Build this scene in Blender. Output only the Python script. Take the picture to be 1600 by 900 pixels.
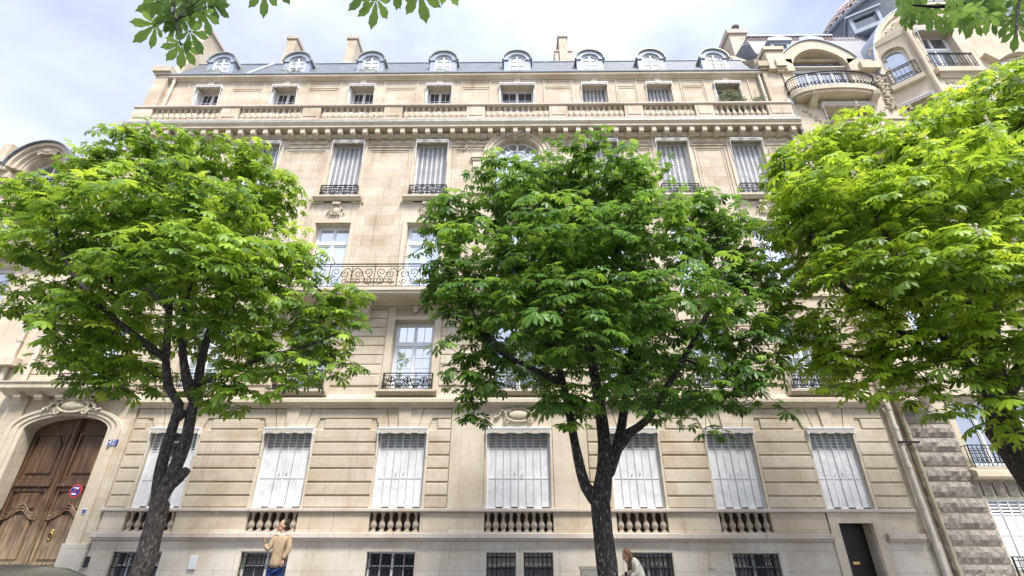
import bpy, math, random
import numpy as np
from mathutils import Vector, Matrix
R = math.radians
PI = math.pi
rng = random.Random(7)
for o in list(bpy.data.objects): bpy.data.objects.remove(o)
S = bpy.context.scene
C = S.collection
# ------------------------------------------------------------------ camera
FPX, PITCH, YAW, ROLL = 757.0, R(27.3), R(0.7), R(0.14)
_fw = Vector((-math.sin(YAW)*math.cos(PITCH), math.cos(YAW)*math.cos(PITCH), math.sin(PITCH)))
_r = Vector((math.cos(YAW), math.sin(YAW), 0)); _u = _r.cross(_fw)
_r2 = _r*math.cos(ROLL)+_u*math.sin(ROLL); _u2 = -_r*math.sin(ROLL)+_u*math.cos(ROLL)
cam = bpy.data.objects.new('camera', bpy.data.cameras.new('camera')); C.objects.link(cam)
m3 = Matrix((_r2, _u2, -_fw)).transposed()
cam.matrix_world = Matrix.Translation((0, 0, 1.6)) @ m3.to_4x4()
cam.data.sensor_width = 36; cam.data.lens = 36*FPX/1600
cam.data.clip_start = 0.05; cam.data.clip_end = 2000
S.camera = cam
def at(px, py, Y):
    "measured point of the photo at real depth Y"
    d = _fw*FPX+_r2*(px-800)+_u2*(450-py)
    return Vector((d.x, d.y, d.z))*(Y/d.y)+Vector((0, 0, 1.6))
# ------------------------------------------------------------------ sky and sun
SUN_EL, SUN_AZ = R(58), R(148)     # azimuth measured from +Y clockwise: behind the camera, a little to its right
W = bpy.data.worlds.new("World"); S.world = W; W.use_nodes = True
nt = W.node_tree; nt.nodes.clear()
out = nt.nodes.new('ShaderNodeOutputWorld'); bg = nt.nodes.new('ShaderNodeBackground')
sky = nt.nodes.new('ShaderNodeTexSky'); sky.sky_type = 'NISHITA'; sky.sun_disc = False
sky.sun_elevation = SUN_EL; sky.sun_rotation = SUN_AZ; sky.air_density = 1.0; sky.dust_density = 1.5; sky.ozone_density = 1.5
tc = nt.nodes.new('ShaderNodeTexCoord')
mp = nt.nodes.new('ShaderNodeMapping'); mp.inputs['Scale'].default_value = (1, 1, 2.2); mp.inputs['Location'].default_value = (0.35, 0.1, 0.2)
nz = nt.nodes.new('ShaderNodeTexNoise'); nz.inputs['Scale'].default_value = 1.7; nz.inputs['Detail'].default_value = 5; nz.inputs['Roughness'].default_value = .5
rp = nt.nodes.new('ShaderNodeValToRGB'); rp.color_ramp.elements[0].position = .34; rp.color_ramp.elements[1].position = .60
rp.color_ramp.elements[0].color = (.22,)*3+(1,); rp.color_ramp.elements[1].color = (.97,)*3+(1,)
mx = nt.nodes.new('ShaderNodeMix'); mx.data_type = 'RGBA'
sdir = (math.sin(SUN_AZ)*math.cos(SUN_EL), math.cos(SUN_AZ)*math.cos(SUN_EL), math.sin(SUN_EL))
dp = nt.nodes.new('ShaderNodeVectorMath'); dp.operation = 'DOT_PRODUCT'; dp.inputs[1].default_value = sdir; nt.links.new(tc.outputs['Generated'], dp.inputs[0])
gl_ = nt.nodes.new('ShaderNodeMapRange'); gl_.inputs[1].default_value = .3; gl_.inputs[2].default_value = 1; gl_.inputs[3].default_value = 1; gl_.inputs[4].default_value = 2.2; nt.links.new(dp.outputs['Value'], gl_.inputs[0])
cc = nt.nodes.new('ShaderNodeVectorMath'); cc.operation = 'SCALE'; cc.inputs[0].default_value = (4.8, 5.15, 6.3); nt.links.new(gl_.outputs[0], cc.inputs['Scale']); nt.links.new(cc.outputs[0], mx.inputs[7])   # thin cloud, brighter round the hidden sun
nt.links.new(tc.outputs['Generated'], mp.inputs[0]); nt.links.new(mp.outputs[0], nz.inputs[0])
nt.links.new(nz.outputs[0], rp.inputs[0]); nt.links.new(rp.outputs[0], mx.inputs[0])
nt.links.new(sky.outputs[0], mx.inputs[6]); nt.links.new(mx.outputs[2], bg.inputs[0]); bg.inputs[1].default_value = 0.105
nt.links.new(bg.outputs[0], out.inputs[0])
sun = bpy.data.objects.new('sun', bpy.data.lights.new('sun', 'SUN')); C.objects.link(sun)
sun.data.energy = 3.4; sun.data.angle = R(14); sun.data.color = (1, .965, .9)
sd = Vector((math.sin(SUN_AZ)*math.cos(SUN_EL), math.cos(SUN_AZ)*math.cos(SUN_EL), math.sin(SUN_EL)))
sun.rotation_euler = sd.to_track_quat('Z', 'Y').to_euler()
S.view_settings.view_transform = 'Standard'; S.view_settings.look = 'None'; S.view_settings.gamma = 1
S.view_settings.use_curve_mapping = False; S.view_settings.exposure = 0.95
S.render.engine = 'CYCLES'
S.cycles.max_bounces = 6; S.cycles.diffuse_bounces = 3; S.cycles.glossy_bounces = 2; S.cycles.transmission_bounces = 3; S.cycles.transparent_max_bounces = 6

# ------------------------------------------------------------------ materials
def mat(name, col, rough=.8, metal=0, spec=.3, noise=None, bump=None, tint=None):
    """procedural: base colour broken up by noise; noise=(scale,amount), bump=(scale,strength)"""
    m = bpy.data.materials.new(name); m.use_nodes = True; n = m.node_tree; b = n.nodes['Principled BSDF']
    b.inputs['Roughness'].default_value = rough; b.inputs['Metallic'].default_value = metal
    b.inputs['Specular IOR Level'].default_value = spec
    b.inputs['Base Color'].default_value = (*col, 1)
    tcn = n.nodes.new('ShaderNodeTexCoord')
    if noise:
        t = n.nodes.new('ShaderNodeTexNoise'); t.inputs['Scale'].default_value = noise[0]; t.inputs['Detail'].default_value = 8; t.inputs['Roughness'].default_value = .65
        n.links.new(tcn.outputs['Object'], t.inputs[0])
        r = n.nodes.new('ShaderNodeValToRGB'); a = noise[1]
        r.color_ramp.elements[0].position = .3; r.color_ramp.elements[1].position = .7
        r.color_ramp.elements[0].color = (*[c*(1-a) for c in col], 1); r.color_ramp.elements[1].color = (*[min(1, c*(1+a*.6)) for c in (tint or col)], 1)
        n.links.new(t.outputs[0], r.inputs[0]); n.links.new(r.outputs[0], b.inputs['Base Color'])
    if bump:
        t2 = n.nodes.new('ShaderNodeTexNoise'); t2.inputs['Scale'].default_value = bump[0]; t2.inputs['Detail'].default_value = 8
        n.links.new(tcn.outputs['Object'], t2.inputs[0])
        bp = n.nodes.new('ShaderNodeBump'); bp.inputs['Strength'].default_value = bump[1]; bp.inputs['Distance'].default_value = .02
        n.links.new(t2.outputs[0], bp.inputs['Height']); n.links.new(bp.outputs[0], b.inputs['Normal'])
    return m
def stone(name, c1, c2, bw=1.1, bh=.38, joint=.006, stain=.34, off=(0, 0), streak=.42):
    """limestone: blocks of slightly different tone with thin joints, blotches, rain streaks and soot"""
    m = bpy.data.materials.new(name); m.use_nodes = True; n = m.node_tree; L = n.links.new; b = n.nodes['Principled BSDF']
    b.inputs['Roughness'].default_value = .88; b.inputs['Specular IOR Level'].default_value = .2
    g = n.nodes.new('ShaderNodeTexCoord'); sp = n.nodes.new('ShaderNodeSeparateXYZ'); L(g.outputs['Object'], sp.inputs[0])
    ax = n.nodes.new('ShaderNodeMath'); ax.operation = 'ADD'; L(sp.outputs[0], ax.inputs[0]); L(sp.outputs[1], ax.inputs[1])
    cb = n.nodes.new('ShaderNodeCombineXYZ'); L(ax.outputs[0], cb.inputs[0]); L(sp.outputs[2], cb.inputs[1])
    mpn = n.nodes.new('ShaderNodeMapping'); mpn.inputs['Location'].default_value = (off[0], off[1], 0); L(cb.outputs[0], mpn.inputs[0])
    br = n.nodes.new('ShaderNodeTexBrick'); L(mpn.outputs[0], br.inputs[0])
    br.inputs['Scale'].default_value = 1; br.inputs['Brick Width'].default_value = bw; br.inputs['Row Height'].default_value = bh
    br.inputs['Mortar Size'].default_value = joint; br.inputs['Mortar Smooth'].default_value = .3; br.inputs['Bias'].default_value = -.1
    br.inputs['Color1'].default_value = (*c1, 1); br.inputs['Color2'].default_value = (*c2, 1)
    br.inputs['Mortar'].default_value = (*[x*.62 for x in c1], 1)
    def noise(scale, detail, src, rough=.6):
        t = n.nodes.new('ShaderNodeTexNoise'); t.inputs['Scale'].default_value = scale; t.inputs['Detail'].default_value = detail; t.inputs['Roughness'].default_value = rough
        L(src, t.inputs[0]); return t.outputs[0]
    def rampmul(col, fac, lo, hi, dark):
        r = n.nodes.new('ShaderNodeMapRange'); r.inputs[1].default_value = lo; r.inputs[2].default_value = hi
        r.inputs[3].default_value = 0; r.inputs[4].default_value = 1; L(fac, r.inputs[0])
        x = n.nodes.new('ShaderNodeMix'); x.data_type = 'RGBA'; x.blend_type = 'MULTIPLY'; L(r.outputs[0], x.inputs[0]); L(col, x.inputs[6]); x.inputs[7].default_value = (*dark, 1)
        return x.outputs[2]
    c = rampmul(br.outputs[0], noise(.9, 6, g.outputs['Object']), .45, .75, (1-stain*.8, 1-stain, 1-stain*1.25))
    c = rampmul(c, noise(9, 8, g.outputs['Object'], .7), .5, .8, (1-stain*.6, 1-stain*.65, 1-stain*.7))
    ms = n.nodes.new('ShaderNodeMapping'); ms.inputs['Scale'].default_value = (7, 7, .45); L(g.outputs['Object'], ms.inputs[0])
    c = rampmul(c, noise(1, 6, ms.outputs[0], .7), .56, .78, (1-streak, 1-streak, 1-streak*.95))
    L(c, b.inputs['Base Color'])
    bp = n.nodes.new('ShaderNodeBump'); bp.inputs['Strength'].default_value = .35; bp.inputs['Distance'].default_value = .01
    L(noise(45, 6, g.outputs['Object'], .7), bp.inputs['Height']); L(bp.outputs[0], b.inputs['Normal'])
    return m
M = {}
M['stone'] = stone('limestone', (.63, .55, .445), (.53, .445, .335), 1.05, .42)
M['course'] = stone('limestone_courses', (.62, .54, .435), (.50, .42, .315), 1.35, .385, .005, .34, (.3, .12), .42)
M['plinth'] = stone('plinth_limestone', (.63, .575, .50), (.56, .51, .44), 2.0, .48, .006, .34, (0, .1), .38)
M['band'] = stone('band_limestone', (.60, .53, .47), (.56, .49, .43), 1.9, 3., .007, .32, (.2, .3), .35)
M['trim'] = stone('carved_limestone', (.62, .54, .43), (.59, .505, .395), 1.6, 9., .004, .28, (.2, .3), .25)
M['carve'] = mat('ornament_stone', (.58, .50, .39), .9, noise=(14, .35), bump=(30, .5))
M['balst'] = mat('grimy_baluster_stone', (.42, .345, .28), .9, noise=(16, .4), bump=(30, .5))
M['rubble'] = stone('rubble_stone', (.54, .48, .39), (.38, .32, .25), .34, .17, .02, .4, (0, 0), .3)
M['stone_r'] = stone('neighbour_limestone', (.64, .56, .44), (.58, .50, .38), 1.3, .5, .004, .2)
M['rough'] = mat('rough_rock_face', (.31, .275, .235), .95, noise=(12, .5), bump=(9, 1.0))
M['lead'] = mat('weathered_lead', (.36, .37, .34), .6, .3, noise=(5, .35))
M['zinc'] = mat('zinc', (.36, .40, .46), .62, .1, noise=(3, .2))
M['shutter'] = mat('white_painted_shutter', (.68, .685, .70), .6, noise=(3.5, .2))
M['shutter_lv'] = mat('white_painted_louvre', (.66, .67, .70), .6, noise=(6, .15))
M['louvre_gap'] = mat('painted_shade_louvre_back', (.34, .34, .35), .9, noise=(10, .3))  # sheet behind the slats, shade of the gaps painted as a darker grey
M['slat_back'] = mat('grey_slat', (.50, .50, .53), .8, noise=(5, .2))
M['white'] = mat('white_window_paint', (.78, .79, .82), .4, noise=(4, .06))
M['iron'] = mat('black_wrought_iron', (.018, .018, .02), .45, .3, noise=(20, .3))
M['canvas'] = mat('awning_canvas', (.55, .51, .46), .9, noise=(18, .3), bump=(30, .4))
M['curtain'] = mat('net_curtain', (.7, .72, .74), .9, noise=(8, .1))
M['dark'] = mat('dark_room', (.012, .012, .014), .9)
M['brass'] = mat('brass', (.55, .38, .12), .35, .9, noise=(20, .2))
M['pipe'] = mat('cream_painted_pipe', (.60, .55, .46), .6, noise=(3, .25))
M['pipe2'] = mat('tan_painted_pipe', (.42, .35, .24), .6, noise=(3, .25))
M['pipe3'] = mat('old_lead_pipe', (.25, .22, .21), .6, .2, noise=(3, .3))
M['brick'] = mat('brick', (.30, .20, .15), .9, noise=(20, .5))
M['asphalt'] = mat('asphalt', (.05, .05, .052), .9, noise=(60, .4), bump=(120, .5))
M['paving'] = stone('granite_paving', (.30, .29, .28), (.25, .245, .24), .9, .5)
M['earth'] = mat('earth', (.12, .09, .06), .95, noise=(10, .4))
M['grate'] = mat('cast_iron_grate', (.05, .045, .04), .6, .5, noise=(20, .3))
def wood_mat():
    m = bpy.data.materials.new('weathered_oak'); m.use_nodes = True; n = m.node_tree; b = n.nodes['Principled BSDF']; L = n.links.new
    g = n.nodes.new('ShaderNodeTexCoord'); mp_ = n.nodes.new('ShaderNodeMapping'); mp_.inputs['Scale'].default_value = (14, 14, 1.0); L(g.outputs['Object'], mp_.inputs[0])
    t = n.nodes.new('ShaderNodeTexNoise'); t.inputs['Scale'].default_value = 1.2; t.inputs['Detail'].default_value = 8; t.inputs['Roughness'].default_value = .7; L(mp_.outputs[0], t.inputs[0])
    r = n.nodes.new('ShaderNodeValToRGB'); e = r.color_ramp.elements; e[0].position = .3; e[0].color = (.035, .018, .010, 1); e[1].position = .72; e[1].color = (.21, .115, .055, 1)
    x = e.new(.5); x.color = (.085, .042, .022, 1); L(t.outputs[0], r.inputs[0])
    # sun-bleached foot of the door: grey-gold, with an uneven wavy upper limit
    s = n.nodes.new('ShaderNodeSeparateXYZ'); L(g.outputs['Object'], s.inputs[0])
    t2 = n.nodes.new('ShaderNodeTexNoise'); t2.inputs['Scale'].default_value = 2.5; t2.inputs['Detail'].default_value = 5; L(g.outputs['Object'], t2.inputs[0])
    a = n.nodes.new('ShaderNodeMath'); a.operation = 'MULTIPLY_ADD'; L(t2.outputs[0], a.inputs[0]); a.inputs[1].default_value = 2.2; L(s.outputs[2], a.inputs[2])
    mr = n.nodes.new('ShaderNodeMapRange'); mr.inputs[1].default_value = 3.6; mr.inputs[2].default_value = 1.9; L(a.outputs[0], mr.inputs[0])
    mxn = n.nodes.new('ShaderNodeMix'); mxn.data_type = 'RGBA'; L(mr.outputs[0], mxn.inputs[0]); L(r.outputs[0], mxn.inputs[6])
    r2 = n.nodes.new('ShaderNodeValToRGB'); r2.color_ramp.elements[0].color = (.16, .10, .055, 1); r2.color_ramp.elements[1].color = (.50, .38, .24, 1)
    r2.color_ramp.elements[0].position = .35; r2.color_ramp.elements[1].position = .65; L(t.outputs[0], r2.inputs[0]); L(r2.outputs[0], mxn.inputs[7])
    L(mxn.outputs[2], b.inputs['Base Color']); b.inputs['Roughness'].default_value = .6
    bp = n.nodes.new('ShaderNodeBump'); bp.inputs['Strength'].default_value = .3; bp.inputs['Distance'].default_value = .01; L(t.outputs[0], bp.inputs['Height']); L(bp.outputs[0], b.inputs['Normal'])
    return m
M['wood'] = wood_mat()
def slate_mat():
    m = bpy.data.materials.new('roof_slate'); m.use_nodes = True; n = m.node_tree; b = n.nodes['Principled BSDF']; L = n.links.new
    g = n.nodes.new('ShaderNodeTexCoord'); sp = n.nodes.new('ShaderNodeSeparateXYZ'); L(g.outputs['Object'], sp.inputs[0])
    cb = n.nodes.new('ShaderNodeCombineXYZ'); L(sp.outputs[0], cb.inputs[0]); L(sp.outputs[2], cb.inputs[1])
    br = n.nodes.new('ShaderNodeTexBrick'); L(cb.outputs[0], br.inputs[0]); br.inputs['Scale'].default_value = 1
    br.inputs['Brick Width'].default_value = .22; br.inputs['Row Height'].default_value = .13; br.inputs['Mortar Size'].default_value = .006
    br.inputs['Color1'].default_value = (.115, .125, .15, 1); br.inputs['Color2'].default_value = (.17, .18, .21, 1); br.inputs['Mortar'].default_value = (.05, .05, .06, 1)
    L(br.outputs[0], b.inputs['Base Color']); b.inputs['Roughness'].default_value = .5
    bp = n.nodes.new('ShaderNodeBump'); bp.inputs['Strength'].default_value = .6; bp.inputs['Distance'].default_value = .01; L(br.outputs[1], bp.inputs['Height']); bp.invert = True; L(bp.outputs[0], b.inputs['Normal'])
    return m
M['slate'] = slate_mat()
def glass_mat(name, refl, inner):
    m = bpy.data.materials.new(name); m.use_nodes = True; n = m.node_tree; n.nodes.clear(); L = n.links.new
    o = n.nodes.new('ShaderNodeOutputMaterial'); a = n.nodes.new('ShaderNodeMixShader'); d = n.nodes.new('ShaderNodeBsdfDiffuse'); g = n.nodes.new('ShaderNodeBsdfGlossy')
    g.inputs['Roughness'].default_value = .02; g.inputs['Color'].default_value = (.93, .96, 1, 1)
    t = n.nodes.new('ShaderNodeTexNoise'); t.inputs['Scale'].default_value = 1.4; tc_ = n.nodes.new('ShaderNodeTexCoord'); L(tc_.outputs['Object'], t.inputs[0])
    r = n.nodes.new('ShaderNodeValToRGB'); r.color_ramp.elements[0].position = .38; r.color_ramp.elements[1].position = .62
    r.color_ramp.elements[0].color = (*[c*.6 for c in inner], 1); r.color_ramp.elements[1].color = (*inner, 1); L(t.outputs[0], r.inputs[0]); L(r.outputs[0], d.inputs[0])
    bp = n.nodes.new('ShaderNodeBump'); bp.inputs['Strength'].default_value = .04; bp.inputs['Distance'].default_value = .05; L(t.outputs[0], bp.inputs['Height']); L(bp.outputs[0], g.inputs['Normal'])
    a.inputs[0].default_value = refl; L(d.outputs[0], a.inputs[1]); L(g.outputs[0], a.inputs[2]); L(a.outputs[0], o.inputs[0])
    return m
M['glass'] = glass_mat('window_glass_over_net_curtain', .5, (.34, .38, .42))
M['glass_d'] = glass_mat('window_glass_dark_room', .16, (.05, .055, .07))
M['glass_m'] = glass_mat('window_glass', .35, (.10, .12, .14))
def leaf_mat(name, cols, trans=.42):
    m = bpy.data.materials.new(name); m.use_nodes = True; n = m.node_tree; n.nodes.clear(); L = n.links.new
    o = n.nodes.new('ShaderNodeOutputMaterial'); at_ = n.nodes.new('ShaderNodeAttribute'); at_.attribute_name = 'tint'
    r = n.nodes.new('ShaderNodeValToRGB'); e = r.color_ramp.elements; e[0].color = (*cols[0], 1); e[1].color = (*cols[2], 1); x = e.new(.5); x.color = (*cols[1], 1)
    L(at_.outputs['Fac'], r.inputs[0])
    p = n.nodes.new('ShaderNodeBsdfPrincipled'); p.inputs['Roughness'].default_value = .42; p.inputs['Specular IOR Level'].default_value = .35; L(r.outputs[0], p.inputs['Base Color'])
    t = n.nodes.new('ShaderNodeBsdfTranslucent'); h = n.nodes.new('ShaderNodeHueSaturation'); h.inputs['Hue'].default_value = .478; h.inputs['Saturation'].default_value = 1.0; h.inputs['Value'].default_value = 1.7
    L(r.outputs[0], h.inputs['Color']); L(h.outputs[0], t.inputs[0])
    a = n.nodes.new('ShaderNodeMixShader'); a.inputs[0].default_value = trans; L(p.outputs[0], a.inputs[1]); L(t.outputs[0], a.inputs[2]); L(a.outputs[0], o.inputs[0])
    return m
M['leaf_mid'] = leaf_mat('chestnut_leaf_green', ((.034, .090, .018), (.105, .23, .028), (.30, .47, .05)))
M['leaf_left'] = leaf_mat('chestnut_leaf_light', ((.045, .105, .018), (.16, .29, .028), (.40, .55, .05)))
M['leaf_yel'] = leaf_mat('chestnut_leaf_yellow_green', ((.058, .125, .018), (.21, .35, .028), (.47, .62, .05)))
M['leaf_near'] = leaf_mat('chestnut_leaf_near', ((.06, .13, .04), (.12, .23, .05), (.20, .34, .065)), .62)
M['leaf_pot'] = leaf_mat('shrub_leaf', ((.06, .09, .045), (.12, .15, .08), (.20, .22, .13)))
M['blossom'] = mat('chestnut_blossom', (.75, .68, .50), .8, noise=(30, .2))
def bark_mat(nm='chestnut_bark', lo=(.010, .008, .008), mid=(.045, .036, .031), hi=(.36, .33, .30), sc=26):
    m = bpy.data.materials.new(nm); m.use_nodes = True; n = m.node_tree; b = n.nodes['Principled BSDF']; L = n.links.new
    g = n.nodes.new('ShaderNodeTexCoord'); mp_ = n.nodes.new('ShaderNodeMapping'); mp_.inputs['Scale'].default_value = (1, 1, .55); L(g.outputs['Object'], mp_.inputs[0])
    v = n.nodes.new('ShaderNodeTexVoronoi'); v.inputs['Scale'].default_value = 20; L(mp_.outputs[0], v.inputs[0])
    t = n.nodes.new('ShaderNodeTexNoise'); t.inputs['Scale'].default_value = sc; t.inputs['Detail'].default_value = 9; t.inputs['Roughness'].default_value = .75; L(mp_.outputs[0], t.inputs[0])
    r = n.nodes.new('ShaderNodeValToRGB'); e = r.color_ramp.elements; e[0].position = .42; e[0].color = (*lo, 1); e[1].position = .66; e[1].color = (*hi, 1)
    x = e.new(.56); x.color = (*mid, 1); L(t.outputs[0], r.inputs[0]); L(r.outputs[0], b.inputs['Base Color'])
    ad = n.nodes.new('ShaderNodeMath'); ad.operation = 'ADD'; L(t.outputs[0], ad.inputs[0]); L(v.outputs[0], ad.inputs[1])
    bp = n.nodes.new('ShaderNodeBump'); bp.inputs['Strength'].default_value = 1; bp.inputs['Distance'].default_value = .03; L(ad.outputs[0], bp.inputs['Height']); L(bp.outputs[0], b.inputs['Normal'])
    b.inputs['Roughness'].default_value = .9
    return m
M['bark'] = bark_mat(); M['bark_grey'] = bark_mat('grey_chestnut_bark', (.022, .017, .015), (.075, .062, .054), (.22, .19, .17), 22)
M['twig'] = mat('dark_twig_bark', (.030, .024, .020), .9, noise=(20, .4))

# ------------------------------------------------------------------ mesh builder
ORG = {}
ROOT = {}
class MB:
    def __init__(s, T=None): s.v = []; s.f = []; s.mi = []; s.T = T; s.cur = 0; s.sm = []; s.pr = []
    def add(s, vs, fs, smooth=False):
        b = len(s.v); s.pr.append((b, len(s.f)))
        for p in vs:
            p = Vector(p); s.v.append(s.T @ p if s.T else p)
        for f in fs: s.f.append([i+b for i in f]); s.mi.append(s.cur); s.sm.append(smooth)
        return s
    def box(s, x0, x1, y0, y1, z0, z1):
        if x0 > x1: x0, x1 = x1, x0
        if y0 > y1: y0, y1 = y1, y0
        if z0 > z1: z0, z1 = z1, z0
        return s.add([(x0,y0,z0),(x1,y0,z0),(x1,y1,z0),(x0,y1,z0),(x0,y0,z1),(x1,y0,z1),(x1,y1,z1),(x0,y1,z1)],
              [(0,3,2,1),(4,5,6,7),(0,1,5,4),(1,2,6,5),(2,3,7,6),(3,0,4,7)])
    def slab(s, x0, x1, yb, yf, z0, z1, c=.012):
        "block whose front face is chamfered; yb back, yf front (yf<yb)"
        return s.add([(x0,yb,z0),(x1,yb,z0),(x1,yb,z1),(x0,yb,z1),(x0,yf+c,z0),(x1,yf+c,z0),(x1,yf+c,z1),(x0,yf+c,z1),
               (x0+c,yf,z0+c),(x1-c,yf,z0+c),(x1-c,yf,z1-c),(x0+c,yf,z1-c)],
              [(8,9,10,11),(4,5,9,8),(5,6,10,9),(6,7,11,10),(7,4,8,11),(0,1,5,4),(1,2,6,5),(2,3,7,6),(3,0,4,7)])
    def prism(s, poly, y0, y1):
        "polygon in XZ extruded along Y; counter-clockwise seen from the front"
        n = len(poly); vs = [(x, y0, z) for x, z in poly]+[(x, y1, z) for x, z in poly]
        return s.add(vs, [tuple(range(n)), tuple(range(2*n-1, n-1, -1))]+[(i, i+n, (i+1) % n+n, (i+1) % n) for i in range(n)])
    def prismx(s, poly, x0, x1):
        "polygon in YZ extruded along X (a moulding profile)"
        n = len(poly); vs = [(x0, y, z) for y, z in poly]+[(x1, y, z) for y, z in poly]
        return s.add(vs, [tuple(range(n-1, -1, -1)), tuple(range(n, 2*n))]+[(i, (i+1) % n, (i+1) % n+n, i+n) for i in range(n)])
    def prismz(s, poly, z0, z1):
        n = len(poly); vs = [(x, y, z0) for x, y in poly]+[(x, y, z1) for x, y in poly]
        return s.add(vs, [tuple(range(n-1, -1, -1)), tuple(range(n, 2*n))]+[(i, (i+1) % n, (i+1) % n+n, i+n) for i in range(n)])
    def tube(s, pts, r, n=6, cap=True, smooth=True):
        pts = [Vector(p) for p in pts]; k = len(pts)
        rs = r if isinstance(r, (list, tuple)) else [r]*k
        vs = []; up = None
        for i, p in enumerate(pts):
            t = (pts[min(i+1, k-1)]-pts[max(i-1, 0)])
            if t.length < 1e-9: t = Vector((0, 0, 1))
            t.normalize()
            if up is None or abs(up.dot(t)) > .98: up = Vector((0, 1, 0)) if abs(t.y) < .9 else Vector((1, 0, 0))
            a = (up-t*up.dot(t)).normalized(); b = t.cross(a); up = a
            for j in range(n):
                g = 2*PI*j/n; vs.append(p+(a*math.cos(g)+b*math.sin(g))*rs[i])
        fs = [(i*n+j, i*n+(j+1) % n, (i+1)*n+(j+1) % n, (i+1)*n+j) for i in range(k-1) for j in range(n)]
        s.add(vs, fs, smooth)
        if cap: s.add(vs[:n], [tuple(range(n-1, -1, -1))]); s.add(vs[-n:], [tuple(range(n))])
        return s
    def lathe(s, cx, cy, prof, n=14, smooth=True):
        vs = [(cx+r*math.cos(2*PI*j/n), cy+r*math.sin(2*PI*j/n), z) for r, z in prof for j in range(n)]
        k = len(prof)
        return s.add(vs, [(i*n+j, i*n+(j+1) % n, (i+1)*n+(j+1) % n, (i+1)*n+j) for i in range(k-1) for j in range(n)], smooth).add(vs[:n], [tuple(range(n-1, -1, -1))]).add(vs[-n:], [tuple(range(n))])
    def ball(s, c, rx, ry, rz, n=8, m=6, rot=0):
        vs = []; ca, sa = math.cos(rot), math.sin(rot)
        for i in range(m+1):
            a = PI*i/m
            for j in range(n):
                b = 2*PI*j/n; x = rx*math.sin(a)*math.cos(b); y = ry*math.sin(a)*math.sin(b); z = rz*math.cos(a)
                vs.append((c[0]+x*ca-z*sa, c[1]+y, c[2]+x*sa+z*ca))
        return s.add(vs, [(i*n+j, (i+1)*n+j, (i+1)*n+(j+1) % n, i*n+(j+1) % n) for i in range(m) for j in range(n)], True)
    def arc_band(s, cx, cz, r0, r1, y0, y1, a0=0, a1=PI, n=16, ez=1.0):
        "arched band between radii, extruded y0..y1"
        for i in range(n):
            a, b = a0+(a1-a0)*i/n, a0+(a1-a0)*(i+1)/n
            P = lambda r, g: (cx+r*math.cos(g), cz+r*ez*math.sin(g))
            s.prism([P(r0, a), P(r1, a), P(r1, b), P(r0, b)][::1], y0, y1)
        return s
    def build(s, name, mats, parent=None, org=None):
        o_ = ORG.get(parent.name, Vector((0, 0, 0))) if parent else Vector(org or (0, 0, 0))
        if parent and ROOT.get(parent.name, parent.name) == 'corner_apartment_building':
            for p in s.v: p.z -= .5*min(1, max(0, (p.z-6)/9))     # the neighbour's storeys sit lower
        me = bpy.data.meshes.new(name); me.from_pydata([tuple(p-o_) for p in s.v], [], s.f)
        for m_ in (mats if isinstance(mats, (list, tuple)) else [mats]): me.materials.append(m_)
        me.polygons.foreach_set('material_index', s.mi); me.polygons.foreach_set('use_smooth', s.sm)
        me.update()
        ob = bpy.data.objects.new(name, me); C.objects.link(ob)
        if parent: ob.parent = parent; ORG[ob.name] = o_; ROOT[ob.name] = ROOT.get(parent.name, parent.name)
        else: ob.location = o_; ORG[ob.name] = o_
        return ob
def tag(o, label=None, cat=None, group=None, kind=None):
    if label: o['label'] = label
    if cat: o['category'] = cat
    if group: o['group'] = group
    if kind: o['kind'] = kind
    return o
def thing(name, loc, label, cat, group=None):
    o = bpy.data.objects.new(name, None); C.objects.link(o); o.location = loc; ORG[o.name] = Vector(loc); o.empty_display_size = .3
    return tag(o, label, cat, group)
def copy_part(src, parent, delta):
    c = src.copy(); C.objects.link(c); c.parent = parent; c.location = src.location+Vector(delta); ORG[c.name] = ORG[src.name]; return c

def wall_cells(mb, x0, x1, z0, z1, ops, y, depth=.3):
    "front face with rectangular openings and their reveals"
    xs = sorted({x0, x1, *[v for o in ops for v in o[:2] if x0 < v < x1]}); zs = sorted({z0, z1, *[v for o in ops for v in o[2:4] if z0 < v < z1]})
    for i in range(len(xs)-1):
        for j in range(len(zs)-1):
            cx, cz = (xs[i]+xs[i+1])/2, (zs[j]+zs[j+1])/2
            if any(o[0] < cx < o[1] and o[2] < cz < o[3] for o in ops): continue
            mb.add([(xs[i],y,zs[j]),(xs[i+1],y,zs[j]),(xs[i+1],y,zs[j+1]),(xs[i],y,zs[j+1])], [(0,1,2,3)])
    for o in ops:
        a, b, c, d = o[:4]; c_, d_ = max(c, z0), min(d, z1); D = depth
        mb.add([(a,y,c_),(a,y+D,c_),(a,y+D,d_),(a,y,d_)], [(0,1,2,3)]); mb.add([(b,y,c_),(b,y+D,c_),(b,y+D,d_),(b,y,d_)], [(3,2,1,0)])
        if c >= z0: mb.add([(a,y,c),(b,y,c),(b,y+D,c),(a,y+D,c)], [(0,1,2,3)])
        if d <= z1: mb.add([(a,y,d),(b,y,d),(b,y+D,d),(a,y+D,d)], [(3,2,1,0)])
def box_ring(mb, x0, x1, z0, z1, t, y0, y1, bottom=True):
    mb.box(x0, x0+t, y0, y1, z0, z1); mb.box(x1-t, x1, y0, y1, z0, z1)
    mb.box(x0+t, x1-t, y0, y1, z1-t, z1)
    if bottom: mb.box(x0+t, x1-t, y0, y1, z0, z0+t)
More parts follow.
